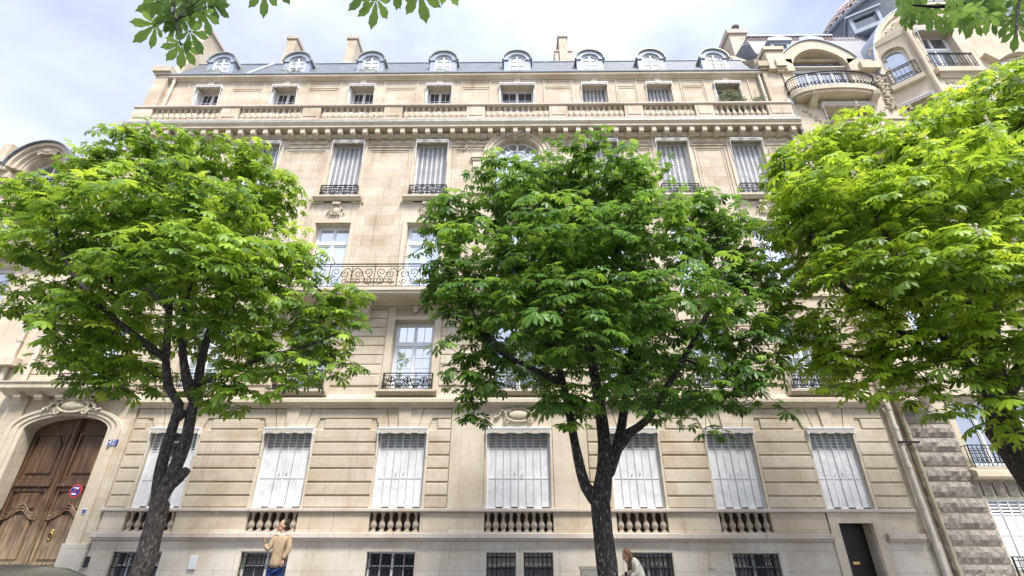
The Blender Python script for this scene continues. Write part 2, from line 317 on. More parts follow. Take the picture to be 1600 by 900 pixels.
def arch_fill(mb, cx, hw, zs, rise, ztop, y, depth, n=20):
    "spandrels and intrados of an arched opening whose rectangular hole runs to ztop"
    pts = [(cx+hw*math.cos(PI*i/n), zs+rise*math.sin(PI*i/n)) for i in range(n+1)]
    for i in range(n):
        (xa, za), (xb, zb) = pts[i], pts[i+1]
        mb.add([(xa,y,za),(xa,y,ztop),(xb,y,ztop),(xb,y,zb)], [(0,1,2,3)])
        mb.add([(xa,y,za),(xb,y,zb),(xb,y+depth,zb),(xa,y+depth,za)], [(0,1,2,3)])

# windows --------------------------------------------------------------
def casement(parent, x0, x1, z0, z1, y, glass='glass', transom=None, cols=2, rows=2, T=None, leaves=2, bars=True, name='window'):
    "white timber window: outer frame, leaves, glazing bars; panes are a sub-part"
    f = MB(T); t = .06; box_ring(f, x0, x1, z0, z1, t, y, y+.08)
    zt = z1
    if transom: f.box(x0+t, x1-t, y-.02, y+.07, transom-.05, transom+.05); zt = transom-.05
    w = (x1-x0-2*t)/leaves
    for k in range(leaves):
        a = x0+t+k*w; box_ring(f, a+.002, a+w-.002, z0+t, zt-(t if not transom else 0), .055, y+.01, y+.065)
        if k: f.box(a-.03, a+.03, y-.012, y+.01, z0+t, zt-(t if not transom else 0))
        if transom: box_ring(f, a+.002, a+w-.002, transom+.05, z1-t, .045, y+.01, y+.065)
        if bars:
            zb = z0+t+.055; ht = zt-(t if not transom else 0)-.055-zb
            for r in range(1, rows): f.box(a+.055, a+w-.055, y+.024, y+.05, zb+ht*r/rows-.011, zb+ht*r/rows+.011)
            for c in range(1, cols): f.box(a+.055+(w-.11)*c/cols-.009, a+.055+(w-.11)*c/cols+.009, y+.026, y+.048, zb, zb+ht)
            if transom:
                for c in range(1, cols): f.box(a+.05+(w-.1)*c/cols-.009, a+.05+(w-.1)*c/cols+.009, y+.026, y+.048, transom+.09, z1-t-.045)
    o = f.build(name, M['white'], parent)
    g = MB(T); g.box(x0+t*.5, x1-t*.5, y+.04, y+.046, z0+t*.5, z1-t*.5); g.build('pane', M[glass], o)
    return o
def shutters(parent, x0, x1, z0, z1, y, n=6, louvre=None, T=None, all_louvre=False, rail=None):
    "folding shutter leaves closed across a window; louvred above `louvre`, plain steel below"
    step = .05 if all_louvre else .078; gap = M['slat_back'] if all_louvre else M['louvre_gap']
    s = MB(T); w = (x1-x0)/n
    for k in range(n):
        a = x0+k*w; yy = y+(.0 if k % 2 else .012); b = a+w-.009
        if all_louvre: lz0 = z0+.05; s.box(a, b, yy, yy+.03, z0, lz0)
        else:
            lz0 = louvre; s.box(a, b, yy+.008, yy+.026, z0, lz0); s.box(a, a+.016, yy, yy+.03, z0, lz0); s.box(b-.012, b, yy, yy+.03, z0, lz0)
            if rail: s.box(a+.016, b-.012, yy-.004, yy+.008, rail-.015, rail+.015)
            s.box(a+.016, b-.012, yy, yy+.008, z0, z0+.05)
        s.box(a, a+.022, yy, yy+.03, lz0, z1); s.box(b-.022, b, yy, yy+.03, lz0, z1); s.box(a+.022, b-.022, yy, yy+.03, z1-.04, z1)
        z = lz0+.015
        while z < z1-.07:
            s.add([(a+.022,yy+.004,z),(b-.022,yy+.004,z),(b-.022,yy+.03,z+.030),(a+.022,yy+.03,z+.030),(a+.022,yy+.004,z+.008),(b-.022,yy+.004,z+.008),(b-.022,yy+.03,z+.042),(a+.022,yy+.03,z+.042)],
                  [(0,1,5,4),(4,5,6,7),(3,2,1,0)])
            z += step
    if rail and not all_louvre:
        for k in (n//2-1, n//2): s.box(x0+(k+.45)*w, x0+(k+.58)*w, y-.035, y, rail+.12, rail+.145)
    s.box(x0, x1, y+.044, y+.05, z0, lz0); s.cur = 1; s.box(x0+.005, x1-.005, y+.044, y+.05, lz0, z1)
    return s.build('shutter', [M['shutter'], gap], parent)
def awning_box(parent, x0, x1, z, y, T=None, drop=.13, arms=.9, scallop=False):
    "rolled awning in a white case under the lintel, with side arms"
    a = MB(T); a.cur = 0; a.box(x0-.03, x1+.03, y-.15, y+.02, z, z+.035)
    a.box(x0-.03, x0-.005, y-.13, y+.01, z-drop, z); a.box(x1+.005, x1+.03, y-.13, y+.01, z-drop, z)
    a.tube([(x0-.02, y-.12, z-drop*.6), (x0-.02, y-.03, z-arms)], .012, 5); a.tube([(x1+.02, y-.12, z-drop*.6), (x1+.02, y-.03, z-arms)], .012, 5)
    a.cur = 1; n = 14
    xs = [x0+(x1-x0)*i/n for i in range(n+1)]
    for i in range(n):
        d0 = drop*(.82+.1*math.sin(i*1.7+x0*5)); d1 = drop*(.82+.1*math.sin((i+1)*1.7+x0*5))
        a.add([(xs[i],y-.135,z-d0),(xs[i+1],y-.135,z-d1),(xs[i+1],y-.14,z),(xs[i],y-.14,z)], [(0,1,2,3)])
        a.add([(xs[i],y-.135,z-d0),(xs[i+1],y-.135,z-d1),(xs[i+1],y-.05,z-d1+.01),(xs[i],y-.05,z-d0+.01)], [(3,2,1,0)])
    return a.build('awning', [M['white'], M['canvas']], parent)
def spiral(cx, cz, y, r0, r1, a0, turns, n=14):
    return [(cx+(r0+(r1-r0)*i/n)*math.cos(a0+turns*2*PI*i/n), y, cz+(r0+(r1-r0)*i/n)*math.sin(a0+turns*2*PI*i/n)) for i in range(n+1)]
def scroll_panel(mb, x0, x1, z0, z1, y, r=.0075):
    "mirror-symmetric wrought scrolls filling a rectangle"
    cx = (x0+x1)/2; h = z1-z0; w = (x1-x0)/2
    for s in (-1, 1):
        R_ = min(h*.27, w*.3)
        for (fx, fz, k, a0, dr) in ((.72, .70, 1.0, -PI/2, 1), (.70, .27, 1.0, PI/2, -1), (.30, .62, .9, PI*.2, -1), (.28, .25, .7, PI, 1)):
            p = spiral(0, 0, y, R_*k*.86, R_*k*.15, a0, 1.35*dr)
            mb.tube([(cx+s*(fx*w+q[0]), y, z0+fz*h+q[2]) for q in p], r, 4, False)
        mb.tube([(cx+s*w*t, y, z0+h*(.5+.42*math.sin(t*5.2+.4))) for t in [i/14 for i in range(15)]], r, 4, False)
    mb.tube([(cx, y, z0), (cx, y, z1)], r, 4, False); mb.ball((cx, y, z0+h*.55), .03, .02, .06, 6, 4)
def railing(parent, x0, x1, z0, z1, y, T=None, style='scroll', npan=1, ret=.2, name='railing'):
    m = MB(T)
    m.box(x0, x1, y-.022, y+.022, z1-.022, z1); m.box(x0, x1, y-.012, y+.012, z0, z0+.018); m.box(x0, x1, y-.012, y+.012, z1-.10, z1-.085)
    for x in (x0, x1):
        m.box(x-.011, x+.011, y-.011, y+.011, z0-.03, z1)
        if ret: m.box(x-.01, x+.01, y, y+ret, z1-.022, z1-.002); m.box(x-.01, x+.01, y, y+ret, z0, z0+.016); m.box(x-.008, x+.008, y+ret*.5-.008, y+ret*.5+.008, z0, z1)
    if style == 'scroll':
        w = (x1-x0)/npan
        for k in range(npan):
            scroll_panel(m, x0+k*w+.015, x0+(k+1)*w-.015, z0+.018, z1-.1, y, .0125)
            if k: m.box(x0+k*w-.01, x0+k*w+.01, y-.01, y+.01, z0, z1)
    else:
        n = max(3, int((x1-x0)/.12))
        for k in range(1, n):
            x = x0+(x1-x0)*k/n; m.box(x-.007, x+.007, y-.007, y+.007, z0, z1-.02)
            if style == 'ball': m.ball((x, y, z0+.16), .03, .012, .045, 6, 4); m.ball((x+.06, y, z0+.10), .028, .012, .03, 6, 4)
        m.box(x0, x1, y-.008, y+.008, z0+.22, z0+.232)
    return m.build(name, M['iron'], parent)
BAL = [(.062,0),(.062,.05),(.045,.07),(.04,.09),(.068,.15),(.08,.21),(.07,.28),(.045,.36),(.033,.44),(.032,.50),(.046,.53),(.034,.55),(.05,.59),(.06,.61),(.06,.64)]
def ornament(mb, cx, cz, y, w, h, seed=0, shield=True, dens=1.0, d=.07):
    "carved cartouche: scrolled frame, shield and acanthus leaves"
    q = random.Random(seed)
    if shield:
        mb.ball((cx, y, cz), w*.22, d*.9, h*.30, 12, 8)
        for s in (-1, 1):
            mb.tube([(cx+s*w*.27*math.sin(t), y-.02, cz+h*.36*math.cos(t)) for t in [PI*i/12 for i in range(13)]], d*.35, 6)
            mb.tube([(cx+s*w*.2+s*p[0], y-.02, cz+h*.30+p[2]) for p in spiral(0, 0, 0, w*.08, .01, 0, 1.5, 12)], d*.3, 5)
            mb.tube([(cx+s*w*.24+s*p[0], y-.02, cz-h*.30+p[2]) for p in spiral(0, 0, 0, w*.07, .01, PI/2, -1.5, 12)], d*.28, 5)
        for k in range(5): mb.ball((cx+(k-2)*w*.05, y-.03, cz+h*(.46-.03*abs(k-2))), w*.025, d*.6, h*.09, 6, 4, (k-2)*.3)
    for k in range(int(26*dens)):
        s = -1 if k % 2 else 1; t = q.random()
        x = cx+s*w*(.26+.24*t); z = cz+h*(.25*math.sin(t*5+.5)+q.uniform(-.12, .12))*(1-.3*t)
        mb.ball((x, y-.01, z), w*.018+h*.02, d*q.uniform(.4, .8), h*q.uniform(.05, .1), 6, 4, q.uniform(-1.2, 1.2))
def foliage_relief(mb, pts, y, size, seed=1, T=None, d=.05):
    q = random.Random(seed)
    for (x, z) in pts:
        for k in range(4): mb.ball((x+q.uniform(-size, size), y-q.uniform(0, d*.5), z+q.uniform(-size, size)), size*q.uniform(.25, .5), d, size*q.uniform(.5, .9), 6, 4, q.uniform(-1.5, 1.5))

# ================================================================== GROUND
g = MB(); g.add([(-400,-300,-.02),(400,-300,-.02),(400,900,-.02),(-400,900,-.02)], [(0,1,2,3)]); tag(g.build('ground', M['earth']), kind='structure')
g = MB(); g.box(-60, 60, -4.5, 7.2, -.015, .0); tag(g.build('road', M['asphalt']), kind='structure')
g = MB(); g.box(-60, 60, 7.35, 13.99, -.015, .14); tag(g.build('pavement', M['paving']), kind='structure')
g = MB(); g.slab(-60, 60, 7.35, 7.2, -.015, .14, .015); tag(g.build('kerb', M['plinth']), kind='structure')
g = MB(); g.box(-60, 60, -9, -4.5, -.015, .13); tag(g.build('near_pavement', M['paving']), kind='structure')
g = MB()
for i in range(14): g.box(-28+i*4, -25.8+i*4, 3.1, 3.22, .0, .004)
tag(g.build('road_marking', M['white']), kind='structure')

# ================================================================== MAIN BUILDING
B = [-12.9, -9.68, -6.45, -3.23, .02, 3.23, 5.9, 8.72]
XL, XR = -15.15, 10.72
bld = thing('apartment_building', (-2.2, 14, 0), 'large cream limestone apartment building with slate mansard, stone balustrade and white shutters in the middle', 'building')
def split_build(mb, name, m_, parent, tol=.06):
    "primitives that do not touch become parts of their own"
    m_ = M[m_] if isinstance(m_, str) else m_
    if m_ is M['carve']: tol = .4
    if getattr(mb, 'cur', 0) or len(mb.pr) > 700: return mb.build(name, m_, parent)
    pr = mb.pr+[(len(mb.v), len(mb.f))]; V = np.array([tuple(p) for p in mb.v]); n = len(mb.pr)
    lo = np.array([V[pr[i][0]:pr[i+1][0]].min(0) for i in range(n)])-tol/2; hi = np.array([V[pr[i][0]:pr[i+1][0]].max(0) for i in range(n)])+tol/2
    comp = -np.ones(n, int); c = 0
    for i in range(n):
        if comp[i] >= 0: continue
        st = [i]; comp[i] = c
        while st:
            k = st.pop(); nb = np.where((comp < 0) & np.all(lo <= hi[k], 1) & np.all(hi >= lo[k], 1))[0]
            comp[nb] = c; st += list(nb)
        c += 1
    if c == 1: return mb.build(name, m_, parent)
    first = None
    for g_ in range(c):
        q_ = MB()
        for i in np.where(comp == g_)[0]:
            (v0, f0), (v1, f1) = pr[i], pr[i+1]; b = len(q_.v); q_.v += [p.copy() for p in mb.v[v0:v1]]; q_.f += [[j-v0+b for j in f] for f in mb.f[f0:f1]]; q_.mi += mb.mi[f0:f1]; q_.sm += mb.sm[f0:f1]
        o = q_.build(name, m_, parent); first = first or o
    return first
def P(mb, name, m_): return split_build(mb, name, m_, bld)
FY = 14.0
# --- openings
hw_g = {i: .67 for i in range(1, 8)}; hw_g[4] = .87; hw_g[6] = .65; hw_g[7] = .62
GF = [(B[i]-hw_g[i], B[i]+hw_g[i], 2.29, 4.33) for i in range(1, 8)]
hw_b = .61
BS = [(-10.35, -9.1, .45, 1.27), (B[2]-hw_b, B[2]+hw_b, .45, 1.27), (B[3]-hw_b, B[3]+hw_b, .45, 1.27), (-.80, -.06, .45, 1.27), (.14, .88, .45, 1.27), (B[5]-.50, B[5]+.66, .45, 1.27), (B[6]-.5, B[6]+.66, .45, 1.27)]
DOOR = (8.27, 9.10, 0, 2.04); GATE = (B[0]-1.22, B[0]+1.22, .0, 4.75)
F1 = [(B[i]-(.62 if i != 4 else .85), B[i]+(.62 if i != 4 else .85), 5.48, 7.70) for i in range(8)]
F2 = [(B[i]-(.60 if i != 4 else .85), B[i]+(.60 if i != 4 else .85), 8.6, 11.42) for i in range(8)]
F3 = [(B[i]-.59, B[i]+.59, 12.6, 15.12) for i in range(8) if i != 4]
F3c = (B[4]-.9, B[4]+.9, 12.6, 15.35)
F4 = [(B[i]-(.52 if i != 4 else .72), B[i]+(.52 if i != 4 else .72), 16.9, 18.45) for i in range(8)]
# --- walls
w = MB(); wall_cells(w, XL, XR, 0.1, 1.54, BS+[DOOR, GATE], FY, .42); P(w, 'basement_wall', 'plinth')
w = MB(); BALS = [(B[i]-(.66 if i != 4 else .9), B[i]+(.66 if i != 4 else .9), 1.72, 2.2) for i in range(1, 7)]
wall_cells(w, XL, XR, 1.54, 2.29, BALS+[DOOR, GATE], FY+.03, .34); wall_cells(w, XL, XR, 2.29, 5.2, GF+[GATE], FY+.035, .36)
arch_fill(w, B[0], 1.22, 4.32, .40, 4.75, FY+.035, .5)
P(w, 'ground_floor_wall', 'course')
w = MB(); wall_cells(w, XL, XR, 5.2, 8.55, F1, FY+.05, .36); P(w, 'first_floor_wall', 'stone')
w = MB(); wall_cells(w, XL, XR, 8.55, 15.75, F2+F3+[F3c], FY+.04, .38)
arch_fill(w, B[4], .9, 14.45, .9, 15.35+.001, FY+.04, .38); P(w, 'upper_wall', 'stone')
w = MB(); wall_cells(w, XL+.15, XR-.3, 15.9, 18.9, F4, FY+.14, .42); P(w, 'attic_wall', 'stone')
w = MB(); w.box(XL, XL+.35, FY+.5, 26, .1, 18.9); w.box(XR-.35, XR, FY+.5, 26, .1, 18.9); w.box(XL, XR, 25.7, 26, .1, 18.9); w.box(XL+.01, XR-.01, FY+.56, FY+.6, .1, 18.85)
w.box(XL, XL+.01, FY+.06, FY+.5, .1, 15.7); w.box(XR-.01, XR, FY+.06, FY+.5, .1, 15.7); P(w, 'side_wall', 'rubble')
# backs of the baluster recesses, their shade put into a dark colour
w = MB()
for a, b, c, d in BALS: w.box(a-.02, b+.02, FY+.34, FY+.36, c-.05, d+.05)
P(w, 'recess_back', mat('painted_shade_recess', (.09, .075, .06), .9, noise=(6, .4)))
# --- plinth band, sill band
def moulding(mb, x0, x1, prof, y): mb.prismx([(y-a, z) for a, z in prof], x0, x1)
for (x0, x1) in ((-10.98, 8.02), (9.38, 10.3)):
    w = MB(); moulding(w, x0, x1, [(-.04, 1.52), (.05, 1.52), (.10, 1.56), (.10, 1.58), (.15, 1.60), (.15, 1.70), (.12, 1.715), (-.04, 1.715)], FY); P(w, 'plinth_band', 'band')
w = MB(); moulding(w, -11.0, 10.3, [(-.05, 2.2), (.05, 2.2), (.09, 2.225), (.09, 2.285), (.07, 2.295), (-.05, 2.295)], FY); P(w, 'sill_band', 'band')
# parapet blocks between the baluster recesses
w = MB(); e = [-10.95]+[v for o in BALS for v in (o[0]-.0, o[1]+.0)]+[8.0]
for k in range(0, len(e), 2):
    if e[k+1]-e[k] > .2:
        n = max(1, round((e[k+1]-e[k])/1.2)); s_ = (e[k+1]-e[k])/n
        for q in range(n): w.slab(e[k]+q*s_+.003, e[k]+(q+1)*s_-.003, FY+.03, FY-.01, 1.716, 2.199, .008)
w.slab(9.35, 10.2, FY+.03, FY-.01, 1.716, 2.199, .008); P(w, 'parapet_block', 'course')
baluster0 = None
for k, (a, b, c, d) in enumerate(BALS):
    pan = MB(); pan.box(a, b, FY+.0, FY+.2, 1.716, 1.735); pan = P(pan, 'window_balustrade', 'trim'); n = 6 if k != 3 else 9
    for q in range(n):
        x = a+(b-a)*(q+.5)/n
        if baluster0 is None:
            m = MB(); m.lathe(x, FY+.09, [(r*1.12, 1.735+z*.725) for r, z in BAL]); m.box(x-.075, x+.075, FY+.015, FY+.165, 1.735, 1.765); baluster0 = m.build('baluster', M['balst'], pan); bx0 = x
        else:
            copy_part(baluster0, pan, (x-bx0, 0, 0))
# --- ground-floor courses
def courses(mb, zs, segs, yb, yf, groove=.042, c=.014):
    for j in range(len(zs)-1):
        for (a, b) in segs:
            if b-a > .05: mb.slab(a, b, yb, yf, zs[j]+groove/2, zs[j+1]-groove/2, c)
zs = [2.30+i*.3445 for i in range(7)]; zs = [2.30, 2.60, 2.935, 3.285, 3.635, 3.98, 4.34]
segs = []; x = -10.95
for i in range(1, 8):
    a, b = GF[i-1][0]-.07, GF[i-1][1]+.07
    if i == 4: segs.append((x, -1.9)); x = 1.95; continue
    segs.append((x, a)); x = b
segs.append((x, 10.3))
w = MB(); courses(w, zs, segs, FY+.035, FY-.005)
for j, (z0, z1) in enumerate(((4.34, 4.63), (4.63, 4.93))):     # courses beside the flat arches
    x = -10.95
    for i in range(1, 8):
        if i == 4: segs2 = (x, -1.9); nx = 1.95
        else:
            e_ = (.95, .78)[0] if j == 0 else .62
            segs2 = (x, B[i]-e_); nx = B[i]+e_
        if segs2[1]-segs2[0] > .1: w.slab(segs2[0], segs2[1], FY+.035, FY-.005, z0+.014, z1-.014 if j == 0 else z1-.02, .012)
        x = nx
    w.slab(x, 10.3, FY+.035, FY-.005, z0+.014, z1-.014, .012)
P(w, 'rusticated_courses', 'course')
w = MB()
for i in (1, 2, 3, 5, 6, 7):      # flat arches: voussoirs and keystone
    for k, (a, b) in enumerate(((-.93, -.55), (-.55, -.17), (-.17, .17), (.17, .55), (.55, .93))):
        fl = .62
        if k == 2: w.prism([(B[i]-.14, 4.36), (B[i]+.14, 4.36), (B[i]+.19, 4.95), (B[i]-.19, 4.95)], FY-.05, FY+.035)
        else: w.prism([(B[i]+a*.76+.012, 4.36), (B[i]+b*.76-.012, 4.36), (B[i]+b*(.98)-.012, 4.92), (B[i]+a*(.98)+.012, 4.92)], FY-.004, FY+.035)
P(w, 'flat_arch', 'course')
w = MB(); w.slab(-1.88, B[4]-.95, FY+.035, FY-.012, 2.3, 4.93, .01); w.slab(B[4]+.95, 1.93, FY+.035, FY-.012, 2.3, 4.93, .01); w.box(B[4]-.95, B[4]+.95, FY+.0, FY+.035, 4.36, 4.93); P(w, 'central_pier', 'trim')
w = MB(); ornament(w, B[4], 4.72, FY-.03, 1.35, .50, 4, True, 1.2, .09); P(w, 'cartouche', 'carve')
# ground-floor cornice
w = MB(); moulding(w, -11.2, 10.45, [(-.05, 4.93), (.04, 4.93), (.06, 4.98), (.16, 5.03), (.20, 5.06), (.20, 5.16), (.16, 5.2), (.05, 5.22), (.03, 5.30), (-.05, 5.34)], FY); P(w, 'ground_floor_cornice', 'trim')
# --- portal of the carriage gate
w = MB(); bx = B[0]
for t, pr in ((.0, .02), (.13, .055), (.30, .09)):
    r0 = 1.22+t; r1 = r0+(.13 if t < .1 else .17 if t < .2 else .12)
    for s in (-1, 1): w.box(bx+s*r0, bx+s*r1, FY-pr, FY+.035, 1.452, 4.32)
    n = 18
    for i in range(n):
        a, b = PI*i/n, PI*(i+1)/n; ez0 = .40+t*.62; ez1 = .40+(r1-1.22)*.62
        Q = lambda r, e_, g_: (bx+r*math.cos(g_), 4.32+e_*math.sin(g_))
        w.prism([Q(r0, ez0, a), Q(r1, ez1, a), Q(r1, ez1, b), Q(r0, ez0, b)], FY-pr, FY+.035)
P(w, 'portal_architrave', 'trim')
w = MB(); w.slab(-11.5, -11.0, FY+.03, FY-.03, 1.05, 5.2, .01); w.slab(-14.9, -14.35, FY+.03, FY-.03, 1.05, 5.2, .01); P(w, 'pilaster', 'stone')
w = MB(); w.slab(-11.67, -11.0, FY+.0, FY-.12, .14, 1.45, .015); w.slab(-14.8, -14.13, FY, FY-.12, .14, 1.45, .015); P(w, 'bumper_block', 'plinth')
w = MB(); moulding(w, -15.05, -11.2, [(-.05, 5.28), (.12, 5.28), (.16, 5.33), (.36, 5.40), (.40, 5.44), (.40, 5.55), (.44, 5.6), (.44, 5.64), (-.05, 5.68)], FY); P(w, 'portal_cornice', 'trim')
mod = None
for k in range(6):
    x = -14.5+k*.62
    if mod is None: m = MB(); m.box(x-.11, x+.11, FY-.27, FY+.03, 5.19, 5.28); m.tube([(x-.1, FY-.2, 5.17), (x+.1, FY-.2, 5.17)], .05, 8); mod = P(m, 'corbel', 'trim'); mx0 = x
    else: copy_part(mod, bld, (x-mx0, 0, 0))
w = MB(); ornament(w, bx+.02, 4.98, FY-.09, 1.65, .52, 9, True, 1.4, .12); P(w, 'cartouche', 'carve')
# the gate itself
gt = MB(); gy = FY+.42
for s in (-1, 1):
    x0, x1 = (bx-1.22, bx-.03) if s < 0 else (bx+.03, bx+1.22)
    gt.box(x0, x1, gy, gy+.08, .12, 4.76)
gt.box(bx-.09, bx+.09, gy-.07, gy+.02, .12, 4.76); gt.box(bx-.045, bx+.045, gy-.10, gy-.07, .12, 4.7)
gate = P(gt, 'carriage_door', 'wood')
for s in (-1, 1):
    m = MB(); c = bx+s*.64
    def frame(mb, a, b, z0, z1, t, y0): box_ring(mb, a, b, z0, z1, t, y0, gy+.01)
    frame(m, c-.5, c+.5, 3.05, 4.30, .07, gy-.05); m.box(c-.5, c+.5, gy-.07, gy, 2.93, 3.04); m.box(c-.52, c+.52, gy-.10, gy, 2.85, 2.93)
    m.prism([(c-.33, 3.2), (c+.33, 3.2), (c+.33, 4.0), (c+.2, 4.2), (c-.2, 4.2), (c-.33, 4.0)], gy-.045, gy)
    frame(m, c-.52, c+.52, .95, 2.80, .07, gy-.05)
    m.prism([(c-.36, 1.08), (c+.36, 1.08), (c+.36, 1.95), (c+.18, 2.12), (c-.18, 2.12), (c-.36, 1.95)], gy-.045, gy)
    m.prism([(c-.3, 2.3), (c+.3, 2.3), (c+.3, 2.68), (c-.3, 2.68)], gy-.03, gy)
    m.box(c-.54, c+.54, gy-.08, gy, .84, .93); m.box(c-.5, c+.5, gy-.035, gy, .2, .8)
    for k in range(3): m.tube([(c-.5+.06*k+t*(1-.12*k), gy-.06, 2.02+.07*k+.17*math.sin(PI*t)-.06*math.sin(3*PI*t)) for t in [i/16 for i in range(17)]], .028, 6)
    ornament(m, c, 2.12, gy-.05, .5, .26, 3, False, .7, .04)
    tag(m.build('door_leaf_panels', M['wood'], gate))
m = MB(); m.tube([(bx+.45+.06*math.cos(t), gy-.08-.02*math.sin(t), 1.62+.09*math.sin(t)) for t in [2*PI*i/14 for i in range(15)]], .016, 6); m.ball((bx+.45, gy-.06, 1.72), .05, .03, .07); m.build('door_knocker', M['brass'], gate)
# --- first floor courses
w = MB(); zs1 = [5.62+.302*i for i in range(9)]; zs1 = [5.60]+[5.95+.303*i for i in range(8)]+[8.35]
e = [XL+.05]
segs = []; x = -15.05
for i in range(8):
    hw = (F1[i][1]-F1[i][0])/2+.27; segs.append((x, B[i]-hw)); x = B[i]+hw
segs.append((x, 10.5)); courses(w, zs1, segs, FY+.05, FY+.012, .022)
P(w, 'first_floor_courses', 'stone')
# --- window surrounds, sills, window units
for i in range(8):
    a, b, c, d = F1[i]; y = FY+.30
    w = MB(); box_ring(w, a-.22, b+.22, 5.47, 8.3, .2, FY+.0, FY+.05, False); w.box(a-.02, b+.02, FY+.0, FY+.05, d+.02, 7.84)
    P(w, 'window_surround', 'trim')
    s = MB(); moulding(s, a-.26, b+.26, [(-.04, 5.27), (.12, 5.27), (.24, 5.34), (.26, 5.36), (.26, 5.42), (-.04, 5.46)], FY); P(s, 'window_sill', 'trim')
    u = casement(bld, a, b, c, d, y, 'glass', 6.98, 2, 4)
    railing(bld, a-.1, b+.1, 5.46, 5.93, FY-.17, npan=3)
    if i != 4: 
        m = MB(); m.ball((B[i], FY-.03, 8.09), .1, .12, .15, 10, 8); ornament(m, B[i], 8.08, FY+.0, .52, .34, i, False, .8, .07)
        m.ball((B[i], FY-.15, 8.08), .022, .03, .035); m.ball((B[i]-.04, FY-.13, 8.13), .02, .02, .012); m.ball((B[i]+.04, FY-.13, 8.13), .02, .02, .012); m.ball((B[i], FY-.13, 8.02), .035, .02, .012)
        for k in range(9): m.ball((B[i]+.13*math.cos(PI*k/8), FY-.03, 8.13+.14*math.sin(PI*k/8)), .045, .06, .05, 6, 4, k)
        P(m, 'carved_mask', 'carve')
for i in range(8):
    a, b, c, d = F2[i]
    w = MB(); box_ring(w, a-.16, b+.16, 8.58, d+.16, .14, FY+.005, FY+.04, False); w.box(a-.03, b+.03, FY-.02, FY+.02, d-.0, d+.05)
    P(w, 'window_surround', 'trim')
    casement(bld, a, b, c, d, FY+.28, 'glass', 10.72, 2, 3, bars=False)
    if i != 4:
        m = MB(); ornament(m, B[i], 11.95, FY+.0, .62, .52, 20+i, True, .5, .06); m.box(B[i]-.14, B[i]+.14, FY-.1, FY+.04, 12.18, 12.28); P(m, 'cartouche', 'carve')
        w = MB()
        for (xa, xb, z) in ((B[i]-.95, B[i]-.5, 12.28), (B[i]-.5, B[i]+.5, 12.34), (B[i]+.5, B[i]+.95, 12.28)): w.box(xa, xb, FY-.02, FY+.04, z, z+.035)
        P(w, 'string_course', 'trim')
for o in F3:
    a, b, c, d = o; x = (a+b)/2
    w = MB(); box_ring(w, a-.14, b+.14, 12.7, d+.14, .12, FY+.005, FY+.04, False); P(w, 'window_surround', 'trim')
    s = MB(); moulding(s, a-.28, b+.28, [(-.04, 12.34), (.08, 12.34), (.18, 12.42), (.2, 12.44), (.2, 12.51), (-.04, 12.56)], FY); P(s, 'window_sill', 'trim')
    f = MB(); box_ring(f, a, b, c, d, .04, FY+.16, FY+.24); u = P(f, 'window', 'white')
    shutters(u, a+.04, b-.04, c+.02, d-.03, FY+.17, 6, all_louvre=True)
    awning_box(u, a, b, d+.03, FY+.01, None, .11, 1.0)
    railing(bld, a-.08, b+.08, 12.56, 13.0, FY-.11, npan=3)
    m = MB(); ornament(m, x, 15.36, FY+.0, .55, .32, int(a*7), False, .8, .06); m.ball((x, FY-.03, 15.40), .1, .08, .07, 8, 6); P(m, 'carved_rosette', 'carve')
a, b, c, d = F3c
f = MB(); f.box(a, a+.07, FY+.25, FY+.33, c, 14.45); f.box(b-.07, b, FY+.25, FY+.33, c, 14.45); f.box(a+.07, b-.07, FY+.24, FY+.33, 14.4, 14.5); f.box(B[4]-.04, B[4]+.04, FY+.25, FY+.33, c, 15.33)
f.arc_band(B[4], 14.45, .83, .9, FY+.25, FY+.33, n=18); f.arc_band(B[4], 14.5, .40, .43, FY+.26, FY+.31, n=14)
for k in (1, 2, 4, 5): g_ = PI*k/6; f.tube([(B[4]+.1*math.cos(g_), FY+.28, 14.5+.1*math.sin(g_)), (B[4]+.85*math.cos(g_), FY+.28, 14.47+.85*math.sin(g_))], .018, 4)
u = P(f, 'arched_window', 'white')
g_ = MB(); n = 16; g_.prism([(b-.03, c), (b-.03, 14.45)]+[(B[4]+.87*math.cos(PI*i/n), 14.45+.87*math.sin(PI*i/n)) for i in range(1, n)]+[(a+.03, 14.45), (a+.03, c)], FY+.285, FY+.295); g_.build('pane', M['glass'], u)
w = MB(); w.arc_band(B[4], 14.45, .92, 1.06, FY-.01, FY+.04, n=20); w.arc_band(B[4], 14.45, 1.06, 1.22, FY-.05, FY+.04, n=20); w.arc_band(B[4], 14.45, 1.22, 1.28, FY-.09, FY+.04, n=20)
for s in (-1, 1):
    w.box(B[4]+s*.95, B[4]+s*1.75, FY-.10, FY+.04, 14.33, 14.43); w.box(B[4]+s*1.0, B[4]+s*1.70, FY-.06, FY+.04, 14.23, 14.33); w.box(B[4]+s*1.02, B[4]+s*1.32, FY-.04, FY+.04, 12.7, 14.23); w.box(B[4]+s*1.36, B[4]+s*1.66, FY-.02, FY+.04, 12.7, 14.23)
P(w, 'arch_surround', 'trim')
m = MB(); ornament(m, B[4], 15.60, FY-.10, 1.5, .62, 40, True, 1.5, .12)
for s in (-1, 1):
    for k in range(16): t = k/15; m.ball((B[4]+s*(.85+1.15*t), FY-.02, 15.55-.22*math.sin(PI*t)-.02*(k % 2)), .06, .05, .06, 6, 4, k)
    for k in range(10): m.ball((B[4]+s*2.0+.04*(-1)**k, FY, 15.5-.08*k), .05, .05, .05, 6, 4, k)
P(m, 'garland_cartouche', 'carve')
railing(bld, a-.1, b+.1, 12.56, 13.0, FY-.11, npan=4)
